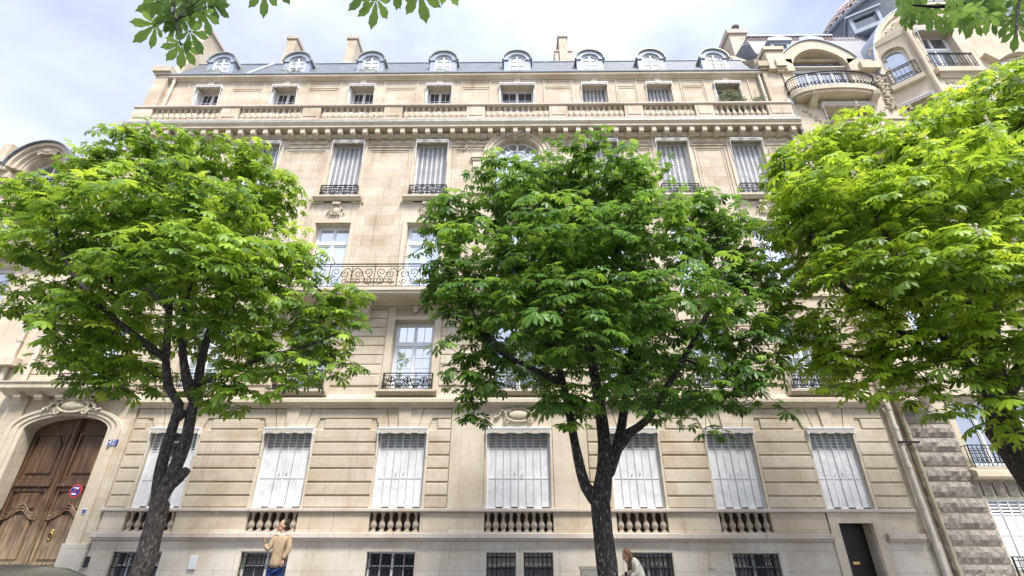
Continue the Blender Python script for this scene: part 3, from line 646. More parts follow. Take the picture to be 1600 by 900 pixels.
# pier panels (slender raised mouldings) on floors two and three
w = MB(); edges = [(-15.0, -13.7)]+[(B[i]+.82, B[i+1]-.82) for i in range(7)]+[(9.55, 10.55)]
for (a, b) in edges:
    for (ins, t, pr) in ((0, .05, .03), (.11, .03, .015)):
        box_ring(w, a+ins, b-ins, 9.1+ins, 14.85-ins, t, FY+.04-pr, FY+.04)
    box_ring(w, a+.06, b-.06, 15.12, 15.36, .03, FY+.015, FY+.04); w.box(a-.06, b+.06, FY-.005, FY+.04, 14.93, 14.99); w.box(a-.02, b+.02, FY+.015, FY+.04, 15.05, 15.08)
P(w, 'pier_panel', 'stone')
w = MB();  w.box(XL, XR, FY-.02, FY+.04, 8.50, 8.60); P(w, 'string_course', 'trim')
# --- balcony of the second floor
bx0_, bx1_ = B[2]-1.0, B[5]+1.0
w = MB(); moulding(w, bx0_, bx1_, [(-.05, 8.18), (.10, 8.18), (.16, 8.24), (.66, 8.28), (.70, 8.32), (.70, 8.38), (.74, 8.40), (.74, 8.50), (-.05, 8.53)], FY); slab = P(w, 'balcony_slab', 'trim')
railing(bld, bx0_+.06, bx1_-.06, 8.56, 9.37, FY-.66, npan=8, ret=.66, name='balcony_railing')
for i in (2, 3, 4):
    x = (B[i]+B[i+1])/2
    w = MB(); w.box(x-.27, x+.27, FY-.42, FY+.04, 8.09, 8.18); w.prismx([(FY+.04, 7.7), (FY-.08, 7.7), (FY-.16, 7.76), (FY-.2, 7.88), (FY-.34, 7.98), (FY-.36, 8.09), (FY+.04, 8.09)], x-.2, x+.2)
    for k in range(5): w.ball((x-.14+.07*k, FY-.22-.02*(k % 2), 7.9), .04, .06, .12, 6, 4)
    P(w, 'console', 'trim')
# --- main cornice with modillions
w = MB(); moulding(w, XL-.05, XR+.05, [(-.3, 15.36), (.05, 15.36), (.09, 15.42), (.09, 15.55), (-.3, 15.6)], FY)
moulding(w, XL-.12, XR+.12, [(-.3, 15.59), (.36, 15.60), (.38, 15.62), (.38, 15.70), (.42, 15.75), (.44, 15.78), (-.3, 15.80)], FY); P(w, 'main_cornice', 'trim')
w = MB(); moulding(w, XL-.12, XR+.12, [(-.3, 15.82), (.38, 15.82), (.42, 15.84), (.42, 15.94), (.38, 15.96), (-.3, 15.98)], FY); P(w, 'cornice_gutter', 'lead')
mod = None; nmod = 54
for k in range(nmod):
    x = XL+.2+k*(XR-XL-.4)/(nmod-1)
    if mod is None:
        m = MB(); m.prismx([(FY+.04, 15.28), (FY-.10, 15.29), (FY-.15, 15.34), (FY-.29, 15.34), (FY-.33, 15.38), (FY-.33, 15.595), (FY+.04, 15.595)], x-.085, x+.085); mod = P(m, 'modillion', 'trim'); mx0 = x
    else: copy_part(mod, bld, (x-mx0, 0, 0))
# --- roof balustrade
by = FY-.25
w = MB(); moulding(w, XL-.0, XR-.0, [(-.15, 15.97), (.15, 15.97), (.15, 16.06), (-.15, 16.06)], by)
P(w, 'balustrade_base', 'band')
w = MB(); moulding(w, XL, XR, [(-.15, 16.7), (.13, 16.7), (.17, 16.73), (.17, 16.80), (.12, 16.83), (-.15, 16.83)], by); P(w, 'handrail', 'band')
ped = [(B[i]+B[i+1])/2 for i in range(7)]
pe = [(XL, XL+.75)]+[(x-.36, x+.36) for x in ped]+[(9.75, XR)]
w = MB()
for a, b in pe: w.slab(a, b, by+.13, by-.12, 16.06, 16.7, .01); w.slab(a+.1, b-.1, by-.12, by-.14, 16.18, 16.62, .01)
P(w, 'pedestal', 'stone')
for k in range(len(pe)-1):
    a, b = pe[k][1], pe[k+1][0]; n = round((b-a)/.225); m = MB()
    for q in range(n):
        x = a+(b-a)*(q+.5)/n; m.lathe(x, by, [(r*1.22, 16.06+z*1.0) for r, z in BAL], 10); m.box(x-.085, x+.085, by-.08, by+.08, 16.06, 16.11)
    P(m, 'roof_balustrade', 'carve')
# --- attic windows
AY = FY+.14
for i in range(8):
    a, b, c, d = F4[i]
    w = MB(); box_ring(w, a-.42, b+.42, 16.4, 18.74, .05, AY-.03, AY, False); w.box(B[i]-.13, B[i]+.13, AY-.06, AY, 18.52, 18.78)
    P(w, 'window_surround', 'trim')
    if i in (5, 6):
        f = MB(); box_ring(f, a, b, c, d, .04, AY+.2, AY+.28); u = P(f, 'window', 'white'); shutters(u, a+.04, b-.04, c, d-.03, AY+.21, 6, all_louvre=True)
    else:
        u = casement(bld, a, b, c, d, AY+.30, 'glass_d', None, 2 if i != 4 else 2, 3)
        m = MB(); m.box(a+.005, a+.05, AY+.0, AY+.29, c, d-.05)
        if i in (4,): m.box(b-.05, b-.005, AY, AY+.29, c, d-.05)
        m.build('open_shutter', M['shutter'], u)
    awning_box(u, a, b, d-.02, AY+.01, None, .10, .9)
w = MB()
for i in range(7):
    a, b = B[i]+.98, B[i+1]-.98
    if i in (3, 4): a, b = (a if i == 3 else a+.15), (b-.15 if i == 3 else b)
    box_ring(w, a, b, 16.5, 18.26, .03, AY-.02, AY); box_ring(w, a, b, 18.34, 18.68, .03, AY-.02, AY)
P(w, 'attic_panel', 'trim')
w = MB(); moulding(w, XL+.1, XR-.5, [(-.3, 18.77), (.04, 18.77), (.08, 18.82), (.16, 18.85), (.2, 18.88), (.2, 18.98), (-.3, 19.0)], AY); P(w, 'attic_cornice', 'trim')
w = MB(); moulding(w, XL+.1, XR-.5, [(-.3, 19.01), (.14, 19.0), (.24, 18.99), (.25, 19.03), (-.3, 19.05)], AY); P(w, 'roof_gutter', 'zinc')
# corner blocks and piers at both ends of the attic
for s, a, b in ((-1, XL-.2, XL+.5), (1, XR-.55, XR+.35)):
    w = MB(); w.slab(a+.08, b-.08, FY+.6, FY-.04, 15.92, 19.0, .012); w.box(a+.02, b-.02, FY-.12, FY+.6, 19.0, 19.12); w.box(a-.06, b+.02, FY-.2, FY+.6, 19.12, 19.42); P(w, 'corner_pier', 'stone')
# --- roof
RX0, RX1 = XL+.45, XR-.5
w = MB(); w.prismx([(FY+.04, 19.04), (FY+1.0, 20.98), (FY+6, 22.0), (FY+11, 21.0), (FY+12, 19.0)], RX0, RX1); roof = P(w, 'roof', 'slate')
w = MB(); w.tube([(RX0, FY+1.0, 21.0), (RX1, FY+1.0, 21.0)], .05, 6); w.tube([(-11.6, FY+.05, 19.09), (-11.15, FY+1.0, 21.03)], .07, 6); w.build('ridge_flashing', M['zinc'], roof)
DX = [-12.98, -9.63, -6.38, -3.2, .03, 3.2, 5.86, 8.61]
for i, x in enumerate(DX):
    yf = FY+.30; zb = 19.28; zs_ = 20.2
    m = MB(); hw = .52
    m.arc_band(x, zs_, .40, .60, yf-.05, yf+1.3, n=14, ez=.92); m.arc_band(x, zs_, .36, .48, yf-.02, yf+.1, n=14, ez=.92)
    for s in (-1, 1): m.box(x+s*.36, x+s*.58, yf, yf+.9, zb, zs_)
    m.box(x-.58, x+.58, yf-.04, yf+.3, zb-.1, zb)
    dm = P(m, 'dormer', 'zinc')
    m = MB(); m.arc_band(x, zs_, .60, .66, yf-.12, yf+1.3, n=14, ez=.92); m.build('dormer_hood', M['lead'], dm)
    m = MB(); m.box(x-.36, x-.30, yf+.03, yf+.1, zb, zs_); m.box(x+.30, x+.36, yf+.03, yf+.1, zb, zs_); m.arc_band(x, zs_, .30, .37, yf+.03, yf+.1, n=14, ez=.92); m.box(x-.035, x+.035, yf+.02, yf+.1, zb, zs_+.3); m.box(x-.3, x+.3, yf+.03, yf+.1, zb, zb+.06)
    for z in (19.62, 19.92, 20.2): m.box(x-.3, x+.3, yf+.05, yf+.08, z, z+.025)
    fr = m.build('dormer_window', M['white'], dm)
    m = MB(); m.prism([(x+.32, zb), (x+.32, zs_)]+[(x+.32*math.cos(PI*k/12), zs_+.3*math.sin(PI*k/12)) for k in range(1, 12)]+[(x-.32, zs_), (x-.32, zb)], yf+.075, yf+.085); m.build('pane', M['glass'], fr)
def chimney(x, y, zt, w_, dl, zb=20.5, stepped=False):
    m = MB(); m.box(x-w_/2, x+w_/2, y, y+dl, zb, zt-.25)
    if stepped: m.box(x-w_*1.1, x-w_/2, y+.1, y+dl, zb, zt-1.35); m.box(x+w_/2, x+w_*1.1, y+.1, y+dl, zb, zt-1.35); m.box(x-w_*1.15, x+w_*1.15, y+.05, y+dl, zt-1.35, zt-1.25)
    c = m.build('chimney', M['stone'], roof); m = MB(); m.box(x-w_/2-.07, x+w_/2+.07, y-.07, y+dl+.07, zt-.25, zt); m.build('chimney_cap', M['band'], c)
chimney(at(457, 62, 18).x, 18, at(457, 57, 18).z, .52, 1.9); chimney(at(551, 62, 18).x, 18, at(551, 57, 18).z, .52, 1.9)
chimney(at(879, 60, 18).x, 18, at(879, 54, 18).z, .44, 1.2, stepped=True)
# left gable wall with its long chimney
w = MB(); gz = 23.1
w.prismx([(FY+.25, 19.0), (FY+.3, 19.6), (FY+.85, gz), (FY+3.6, gz), (FY+3.8, 22.3), (FY+12, 19.0)], XL+.1, XL+.5); gl = P(w, 'gable_wall', 'trim')
w = MB(); w.box(XL+.0, XL+.6, FY+.75, FY+3.7, gz, gz+.14); w.build('chimney_cap', M['band'], gl)
# --- ground-floor window units
for i in range(1, 8):
    a, b, c, d = GF[i-1]
    f = MB(); box_ring(f, a, b, c, d, .045, FY+.10, FY+.2); u = P(f, 'window', 'white')
    if i == 1:      # leaves folded back, tall casement with a lattice guard
        shutters(u, a+.04, a+.40, c+.01, d-.03, FY+.10, 2, louvre=3.72, rail=3.0); shutters(u, b-.36, b-.04, c+.01, d-.03, FY+.10, 2, louvre=3.72, rail=3.0)
        g_ = MB(); g_.box(a+.4, b-.36, FY+.3, FY+.306, c, d); g_.build('pane', M['glass_m'], u)
        g_ = MB()
        for k in range(3): xx = a+.4+(b-a-.76)*k/2; g_.box(xx-.025, xx+.025, FY+.25, FY+.3, c, d)
        for z in (2.32, 2.9, 3.45, 4.0): g_.box(a+.4, b-.36, FY+.255, FY+.298, z, z+.05)
        g_.build('casement', M['white'], u)
        g_ = MB()
        for k in range(18):
            z = 2.35+k*.05
            for s in (-1, 1): g_.tube([(a+.42, FY+.22, z if s > 0 else z+.58), (b-.38, FY+.22, z+.58 if s > 0 else z)], .006, 4, False)
        g_.build('lattice_guard', M['white'], u)
    else:
        shutters(u, a+.045, b-.045, c+.01, d-.03, FY+.10, 6 if i != 4 else 8, louvre=3.80, rail=3.05)
    awning_box(u, a, b, d+.0, FY+.02, None, .15, .75)
    m = MB(); m.slab(a-.07, a, FY+.04, FY-.0, c, 4.34, .005); m.slab(b, b+.07, FY+.04, FY-.0, c, 4.34, .005); P(m, 'window_jamb', 'trim')
# --- basement windows with grilles
for k, (a, b, c, d) in enumerate(BS):
    w = MB(); box_ring(w, a-.09, b+.09, c-.09, d+.09, .07, FY-.012, FY+.01); P(w, 'window_surround', 'plinth')
    f = MB(); f.box(a, b, FY+.28, FY+.3, c, d); y = FY+.22
    n = 2 if b-a > .9 else 1; ww = (b-a)/n
    f = MB()
    for q in range(n):
        box_ring(f, a+q*ww, a+(q+1)*ww, c, d-.0, .035, y, y+.05); f.box(a+(q+.5)*ww-.012, a+(q+.5)*ww+.012, y, y+.05, c, d)
    f.box(a, b, y, y+.05, c+.5, c+.52)
    u = P(f, 'basement_window', M['white'] if k < 3 else M['lead']); g_ = MB(); g_.box(a, b, y+.03, y+.04, c, d); g_.build('pane', M['glass_d'], u)
    gr = MB(); n = round((b-a)/.12)
    for q in range(n+1): x = a+.02+(b-a-.04)*q/n; gr.box(x-.009, x+.009, FY+.06, FY+.078, c, d-.02)
    for z in (c+.12, c+.45, d-.12): gr.box(a, b, FY+.055, FY+.083, z, z+.02)
    gr.build('grille', M['iron'], u)
# --- service door
a, b, c, d = DOOR
m = MB(); m.box(a, b, FY+.36, FY+.42, .14, d); dr = P(m, 'side_door', mat('dark_stained_door', (.02, .012, .009), .5, noise=(6, .4)))
m = MB(); m.box(a+.06, b-.06, FY+.34, FY+.36, .3, .9); m.box(a+.06, b-.06, FY+.34, FY+.36, 1.0, 1.9); m.build('door_panel', dr.data.materials[0], dr)
m = MB(); m.box(a+.3, a+.46, FY+.325, FY+.34, 1.02, 1.08); m.build('letter_plate', M['brass'], dr)
w = MB(); box_ring(w, a-.25, b+.27, .14, 2.2, .24, FY-.03, FY+.03, False); w.box(a-.25, b+.27, FY-.02, FY+.03, 2.04, 2.2); P(w, 'door_surround', 'trim')
# --- pipes on the main building
def pipe(parent, x, z0, z1, y, r, m_, joints):
    p = MB(); p.tube([(x, y, z0), (x, y, z1)], r, 12)
    for z in joints: p.tube([(x, y, z), (x, y, z+.1)], r*1.22, 12)
    return p.build('downpipe', M[m_], parent)
pipe(bld, 10.50, .2, 5.0, FY-.10, .07, 'pipe', (1.3, 2.3, 3.3, 4.3, 4.85))
pipe(bld, XR-.62, 17.2, 18.95, AY-.1, .06, 'pipe', (18.8, 17.5)); pipe(bld, XL+.68, 17.2, 18.95, AY-.1, .06, 'pipe', (18.8, 17.5))
pipe(bld, -14.72, 5.7, 15.9, FY-.08, .07, 'pipe', (7, 9, 11, 13, 15)); pipe(bld, 10.55, 5.3, 15.9, FY-.08, .07, 'pipe', (7, 9, 11, 13, 15))
# --- small fittings on the plinth
m = MB(); m.slab(-8.32, -8.12, FY, FY-.05, .88, 1.18, .01); P(m, 'service_box', mat('pale_enamel', (.62, .63, .64), .5, noise=(5, .1)))
m = MB(); m.slab(at(1112, 881, 14).x-.09, at(1112, 881, 14).x+.09, FY, FY-.02, .92, 1.05, .005); P(m, 'vent_plate', 'plinth')

# ================================================================== SIGNS (flat things on the wall)
def text_mesh(s, size, mat_, parent, loc, name='lettering', ext=.002):
    cu = bpy.data.curves.new(name, 'FONT'); cu.body = s; cu.size = size; cu.extrude = ext; cu.align_x = 'CENTER'; cu.align_y = 'CENTER'
    ob = bpy.data.objects.new('tmp', cu); C.objects.link(ob); dg = bpy.context.evaluated_depsgraph_get(); me = bpy.data.meshes.new_from_object(ob.evaluated_get(dg)); bpy.data.objects.remove(ob)
    me.materials.clear(); me.materials.append(mat_); o = bpy.data.objects.new(name, me); C.objects.link(o); o.parent = parent; o.location = Vector(loc)-ORG[parent.name]; o.rotation_euler = (PI/2, 0, 0); return o
M['blue'] = mat('blue_enamel', (.02, .045, .25), .35, noise=(8, .15)); M['red'] = mat('red_enamel', (.50, .05, .05), .4, noise=(8, .15)); M['wpaint'] = mat('white_enamel', (.8, .8, .82), .35, noise=(8, .05))
p = at(174, 691, 13.88); t = thing('house_number_plate', (p.x, 13.89, p.z), 'small blue enamel house number plate 42 right of the wooden carriage door', 'sign')
m = MB(); m.slab(p.x-.115, p.x+.115, 13.97, 13.89, p.z-.085, p.z+.085, .006); m.build('plate', M['blue'], t)
m = MB(); box_ring(m, p.x-.11, p.x+.11, p.z-.08, p.z+.08, .008, 13.886, 13.891); m.build('border', M['wpaint'], t)
text_mesh('42', .165, M['wpaint'], t, (p.x, 13.886, p.z))
p = at(118, 767, 13.8); t = thing('no_parking_sign', (p.x, 13.8, p.z), 'round blue no-parking sign with red rim on the jamb of the carriage door', 'sign')
m = MB()
def disc(mb, cx, cz, r, y0, y1, n=28): mb.prism([(cx+r*math.cos(2*PI*i/n), cz+r*math.sin(2*PI*i/n)) for i in range(n)], y0, y1)
disc(m, p.x, p.z, .165, 13.8, 13.815); m.build('rim', M['red'], t); m = MB(); disc(m, p.x, p.z, .125, 13.794, 13.8); m.build('face', M['blue'], t)
m = MB(); m.T = Matrix.Translation((p.x, 13.792, p.z)) @ Matrix.Rotation(R(-45), 4, 'Y'); m.box(-.125, .125, -.004, 0, -.014, .014); m.build('diagonal_bar', M['red'], t)
m = MB(); m.prism([(p.x-.06, p.z+.06), (p.x+.02, p.z+.06), (p.x+.05, p.z+.04), (p.x+.075, p.z+.04), (p.x+.075, p.z+.085), (p.x-.06, p.z+.085)], 13.786, 13.79); m.prism([(p.x-.07, p.z-.095), (p.x+.05, p.z-.095), (p.x+.05, p.z-.06), (p.x-.07, p.z-.06)], 13.786, 13.79); m.build('pictogram', M['wpaint'], t)
m = MB(); m.box(p.x-.02, p.x+.02, 13.815, 13.93, p.z-.02, p.z+.02); m.build('bracket', M['iron'], t)
p = at(134, 799, 13.94); t = thing('street_plaque', (p.x, 13.95, p.z), 'tiny blue and white wall plaque at the left end of the sill band', 'plaque')
m = MB(); m.slab(p.x-.085, p.x+.085, 13.97, 13.92, p.z-.06, p.z+.06, .004); m.build('plate', M['wpaint'], t); m = MB(); m.box(p.x-.075, p.x+.055, 13.914, 13.92, p.z+.01, p.z+.045); m.box(p.x-.075, p.x+.075, 13.914, 13.92, p.z-.04, p.z-.0); m.build('blue_field', M['blue'], t)
p = at(133, 878, 13.95); t = thing('entry_phone', (p.x, 13.96, p.z), 'dark grey metal entry panel on the pale plinth beside the carriage door', 'intercom')
m = MB(); m.slab(p.x-.06, p.x+.06, 14.0, 13.965, p.z-.12, p.z+.12, .006); m.build('panel', mat('dark_grey_metal', (.05, .05, .06), .4, .6, noise=(10, .2)), t)
m = MB()
for k in range(4): m.ball((p.x, 13.963, p.z+.06-k*.045), .008, .005, .008)
m.build('button', M['lead'], t)

# ================================================================== RIGHT NEIGHBOUR
rb = thing('corner_apartment_building', (18, 14, 0), 'ornate limestone building with bow balconies, arched gable and latticed slate dome at the right', 'building')
def Q(mb, name, m_): return split_build(mb, name, m_, rb)
X0 = 10.74; X1 = 27
z_b = 17.75      # bow balcony floor
w = MB(); ops = [(11.55, 13.9, z_b, 20.19), (12.15, 14.05, 15.3, 17.45), (22.6, 24.4, z_b, 19.7), (12.45, 15.2, 3.35, 5.2), (12.4, 14.9, .9, 2.55), (12.2, 14.0, 6.6, 9.2), (12.2, 14.0, 10.6, 13.4)]
wall_cells(w, X0, X1, 5.3, 20.2, [o for o in ops if o[2] > 5.3], FY, .5); wall_cells(w, X0, X1, .1, 5.3, [(a, b, c, min(d, 5.3)) for a, b, c, d in ops if c < 5.3], FY+.1, .4); Q(w, 'facade_wall', 'stone_r')
w = MB(); w.box(11.4, 14.1, FY+.3, FY+.36, 19.7, 20.9); w.box(X0, X0+.3, FY+.5, 26, .1, 20.2); w.box(X0, X1, FY+.55, FY+.6, .1, 20.2); w.box(X1-.2, X1, FY+.5, 26, .1, 20.2); Q(w, 'side_wall', 'rubble')
# rock-faced courses on the ground floor
rough = M['rough']
def rock(mb, x0, x1, z0, z1, y, d=.10):
    nx = max(2, int((x1-x0)/.09)); nz = max(2, int((z1-z0)/.09)); vs = []; q = random.Random(int(x0*31+z0*77))
    for j in range(nz+1):
        for i in range(nx+1):
            edge = i in (0, nx) or j in (0, nz); vs.append((x0+(x1-x0)*i/nx, y-(.02 if edge else d*q.uniform(.35, 1)), z0+(z1-z0)*j/nz))
    b = len(vs); vs += [(x0, y+.03, z0), (x1, y+.03, z0), (x1, y+.03, z1), (x0, y+.03, z1)]
    fs = [(j*(nx+1)+i, j*(nx+1)+i+1, (j+1)*(nx+1)+i+1, (j+1)*(nx+1)+i) for j in range(nz) for i in range(nx)]
    fs += [tuple([b, b+1]+[nx-i for i in range(nx+1)]), tuple([b+3]+[nz*(nx+1)+i for i in range(nx+1)]+[b+2])]
    mb.add(vs, fs)
w = MB(); zr = [.15, .62, 1.05, 1.45, 1.83, 2.22, 2.58, 2.98]
for j in range(7): rock(w, 10.85, 12.33, zr[j]+.02, zr[j+1]-.02, FY+.08); rock(w, 14.95, 18, zr[j]+.02, zr[j+1]-.02, FY+.08)
zr2 = [2.98, 3.36, 3.74, 4.12, 4.5, 4.88]
for j in range(5): rock(w, 10.85, 12.25-.0*j, zr2[j]+.02, zr2[j+1]-.02, FY+.08)
for k in range(8): x = 12.35+k*.33; rock(w, x+.02, x+.31, 2.62, 2.96, FY+.08)
Q(w, 'rock_faced_courses', rough)
w = MB(); w.prismx([(FY+.1, 3.02), (FY-.12, 3.02), (FY-.18, 3.08), (FY-.18, 3.22), (FY+.1, 3.3)], 12.2, 16.6); Q(w, 'window_sill', 'stone_r')
railing(rb, 12.3, 15.3, 3.34, 3.9, FY-.1, style='ball'); u = casement(rb, 12.45, 15.2, 3.35, 5.2, FY+.3, 'glass_m', None, 1, 1, leaves=4, bars=False)
f = MB(); box_ring(f, 12.4, 14.9, .9, 2.55, .04, FY+.14, FY+.2); u = Q(f, 'window', 'white'); shutters(u, 12.44, 14.86, .92, 2.52, FY+.15, 9, louvre=2.15, rail=1.7); railing(rb, 12.35, 14.95, .75, 1.22, FY-.02, style='ball', ret=.05)
w = MB(); w.ball((11.1, FY-.12, 5.05), .28, .26, .20, 12, 8); w.lathe(11.6, FY-.05, [(.05, 4.95), (.22, 5.1), (.42, 5.35), (.52, 5.5), (.52, 5.62)], 18); Q(w, 'carved_console', 'carve')
pipe(rb, 10.86, .1, 5.3, FY-.06, .055, 'pipe2', (1.2, 2.2, 3.2, 4.2, 5.0)); pipe(rb, 10.95, 5.3, 17.6, FY-.1, .07, 'pipe3', (8, 11, 14, 16, 17.4))
m = MB(); m.box(10.40, 10.98, FY-.2, FY-.17, 3.93, 3.98); m.tube([(10.75, FY-.18, 3.9), (10.75, FY+.0, 3.9)], .02, 6); Q(m, 'pipe_bracket', 'iron')
# middle floors (mostly behind foliage)
for (a, b, c, d) in ((12.2, 14.0, 6.6, 9.2), (12.2, 14.0, 10.6, 13.4)):
    casement(rb, a, b, c, d, FY+.3, 'glass', d-.7, 1, 1, leaves=3, bars=False); railing(rb, a-.1, b+.1, c, c+.9, FY-.15, style='scroll', npan=3)
casement(rb, 12.15, 14.05, 15.3, 17.45, FY+.42, 'glass_m', None, 1, 1, leaves=3, bars=False); awning_box(rb, 12.1, 14.1, 17.42, FY-.08, None, .2, 1.6)
w = MB(); w.prismz([(11.2, FY), (11.5, FY-1.1), (14.7, FY-1.1), (15.0, FY)], 14.6, 14.8); Q(w, 'balcony_slab', 'stone_r')
w = MB(); w.prismz([(11.4, FY-.02), (11.55, FY-1.05), (11.75, FY-1.05), (11.6, FY-.02)], 14.8, 15.6); w.box(11.55, 14.7, FY-1.1, FY-.95, 14.8, 15.55); w.box(11.5, 14.75, FY-1.15, FY-.9, 15.55, 15.65); w.prismz([(11.35, FY-.02), (11.5, FY-1.15), (11.8, FY-1.15), (11.65, FY-.02)], 15.62, 15.7); Q(w, 'stone_parapet', 'stone_r')
# frieze of leaves
m = MB(); foliage_relief(m, [(11.9+.14*k, 17.6+.03*math.sin(k)) for k in range(17)], FY-.02, .08, 5); foliage_relief(m, [(11.4+.1*k, 17.2-.12*k) for k in range(7)], FY, .09, 6); foliage_relief(m, [(14.3+.1*k, 16.9+.1*k) for k in range(7)], FY, .1, 8); foliage_relief(m, [(14.3+.13*k, 16.7-.02*k) for k in range(6)], FY, .08, 9); Q(m, 'leaf_frieze', 'carve')
for x in (11.75, 14.1): w = MB(); w.prismx([(FY, 17.3), (FY-.15, 17.35), (FY-.5, 17.6), (FY-.55, 17.75), (FY, 17.75)], x-.13, x+.13); Q(w, 'console', 'stone_r')
# bow balcony
n = 16; cxb, hwb = 12.75, 1.75; arc = [(cxb-hwb*math.cos(PI*i/n), FY-.05-.62*math.sin(PI*i/n)**.7) for i in range(n+1)]
w = MB(); w.prismz([(cxb-hwb, FY+.1)]+arc+[(cxb+hwb, FY+.1)], z_b, z_b+.22); w.prismz([(cxb-hwb*.93, FY+.1)]+[(cxb+(x-cxb)*.93, FY+(y-FY)*.9) for x, y in arc]+[(cxb+hwb*.93, FY+.1)], z_b-.12, z_b); Q(w, 'bow_balcony_slab', 'stone_r')
w = MB(); w.tube([(x, y, z_b+.92) for x, y in arc], .028, 6); w.tube([(x, y, z_b+.80) for x, y in arc], .014, 4); w.tube([(x, y, z_b+.3) for x, y in arc], .018, 4); w.tube([(x, y, z_b+.42) for x, y in arc], .012, 4)
for i in range(n*2+1):
    k = i/2; a_, b_ = arc[int(k)], arc[min(n, int(k)+1)]; t_ = k-int(k); x = a_[0]*(1-t_)+b_[0]*t_; y = a_[1]*(1-t_)+b_[1]*t_
    w.tube([(x, y, z_b+.2), (x, y, z_b+.91)], .011, 4); w.ball((x, y, z_b+.36), .045, .03, .04, 6, 4)
Q(w, 'bow_railing', 'iron')
casement(rb, 11.6, 13.85, z_b+.2, 19.7, FY+.14, 'glass_m', None, 1, 2, leaves=4)
w = MB(); w.box(11.6, 13.85, FY-.02, FY+.14, 19.72, 19.78); Q(w, 'awning', 'canvas')
w = MB()   # arched hood over the loggia
pts = [(11.15+3.2*t, 20.15+1.15*math.sin(PI*t)**.8) for t in [i/18 for i in range(19)]]; ins = [(11.6+2.3*t, 19.8+.95*math.sin(PI*t)**.6) for t in [i/18 for i in range(19)]]
for i in range(18): w.prism([ins[i], ins[i+1], pts[i+1], pts[i]][::-1], FY-.12, FY+.3)
w.box(11.15, 11.6, FY-.12, FY, 19.4, 20.12); w.box(13.9, 14.35, FY-.12, FY, 19.4, 20.12); Q(w, 'arched_hood', 'stone_r')
w = MB()
for i in range(18): w.prism([pts[i], pts[i+1], (pts[i+1][0], pts[i+1][1]+.06), (pts[i][0], pts[i][1]+.06)][::-1], FY-.18, FY+.45)
Q(w, 'hood_flashing', 'zinc')
w = MB(); w.box(X0+.05, 11.2, FY-.3, FY, 19.5, 19.9); w.box(X0+.1, 11.1, FY-.18, FY, 19.3, 19.5); w.box(X0+.3, 11.1, FY-.08, FY, 17.9, 19.3); w.box(14.3, 15.1, FY-.25, FY, 19.4, 19.8); Q(w, 'side_cornice', 'stone_r')
w = MB(); w.box(X0+.05, 11.2, FY-.12, FY+.2, 17.6, 17.76); Q(w, 'gutter', 'lead')
# slate roof, dormers, lattice
w = MB(); w.prismx([(FY+.1, 20.0), (FY+.9, 21.9), (FY+1.2, 23.3), (FY+9, 25.0), (FY+10, 20.0)], X0+.2, X1); r2 = Q(w, 'roof', 'slate')
for x in (11.75, 13.15):
    m = MB(); y = FY+.35; zb = 20.9; box_ring(m, x-.42, x+.42, zb, zb+.95, .14, y, y+.2)
    m.box(x-.42, x-.34, y+.2, y+1.4, zb, zb+.95); m.box(x+.34, x+.42, y+.2, y+1.4, zb, zb+.95); m.prism([(x-.55, zb+.95), (x+.55, zb+.95), (x+.5, zb+1.12), (x, zb+1.25), (x-.5, zb+1.12)], y-.1, y+1.6)
    d_ = m.build('dormer', M['zinc'], r2); m = MB(); m.box(x-.28, x+.28, y+.1, y+.11, zb+.14, zb+.82); m.build('pane', M['glass'], d_)
M['dome_slate'] = mat('dome_slate', (.14, .155, .18), .55, noise=(6, .3)); M['red_tile'] = mat('red_lattice_tile', (.13, .055, .06), .7, noise=(20, .3)); M['cream_tile'] = mat('cream_lattice_tile', (.62, .52, .50), .7, noise=(20, .2))
m = MB(); ly = FY+1.15; m.box(11.0, 15, ly, ly+.05, 22.55, 23.35); m.cur = 1
for k in range(34):
    x = 10.9+k*.16
    for s in (-1, 1): m.tube([(x-s*.28, ly-.02, 22.68), (x+s*.28, ly-.02, 23.25)], .014, 4, False)
m.cur = 2; m.box(10.95, 15, ly-.06, ly+.1, 22.5, 22.58); m.box(10.95, 15, ly-.06, ly+.1, 23.32, 23.42); m.build('lattice_frieze', [M['red_tile'], M['cream_tile'], M['zinc']], r2)
# party wall and chimney stacks at the junction
w = MB(); w.prismx([(FY+.1, 19.0), (FY+.1, 20.4), (FY+.9, 21.3), (FY+1.9, 23.0), (FY+6, 24.5), (FY+7, 19)], XR-.55, XR-.15); Q(w, 'party_wall', 'rubble')
w = MB(); w.box(XR-.2, XR+.55, FY-.22, FY+.5, 19.42, 20.5); w.box(XR-.27, XR+.6, FY-.3, FY+.5, 20.5, 20.7); Q(w, 'party_wall_pier', 'stone_r')
p1 = at(1150, 38, 16.4)
w = MB(); w.box(p1.x-.55, p1.x+.3, 16.4, 19.5, 19, p1.z-.3); ch = w.build('chimney', M['stone_r'], r2); w = MB(); w.box(p1.x-.65, p1.x+.4, 16.3, 19.6, p1.z-.3, p1.z); w.build('chimney_cap', M['band'], ch)
w = MB(); p2 = at(1132, 70, 17); w.box(p2.x-.55, p2.x+.3, 17, 20.5, 19, p2.z); ch = w.build('chimney', M['brick'], r2); w = MB(); w.tube([(p2.x, 17.2, p2.z), (p2.x+.05, 17.2, p2.z+1.1), (p2.x+.4, 17.2, p2.z+1.9), (p2.x+.9, 17.2, p2.z+2.2)], .035, 5); w.ball((p2.x+1.0, 17.2, p2.z+2.2), .22, .2, .14); w.build('flue_cowl', M['pipe3'], ch)
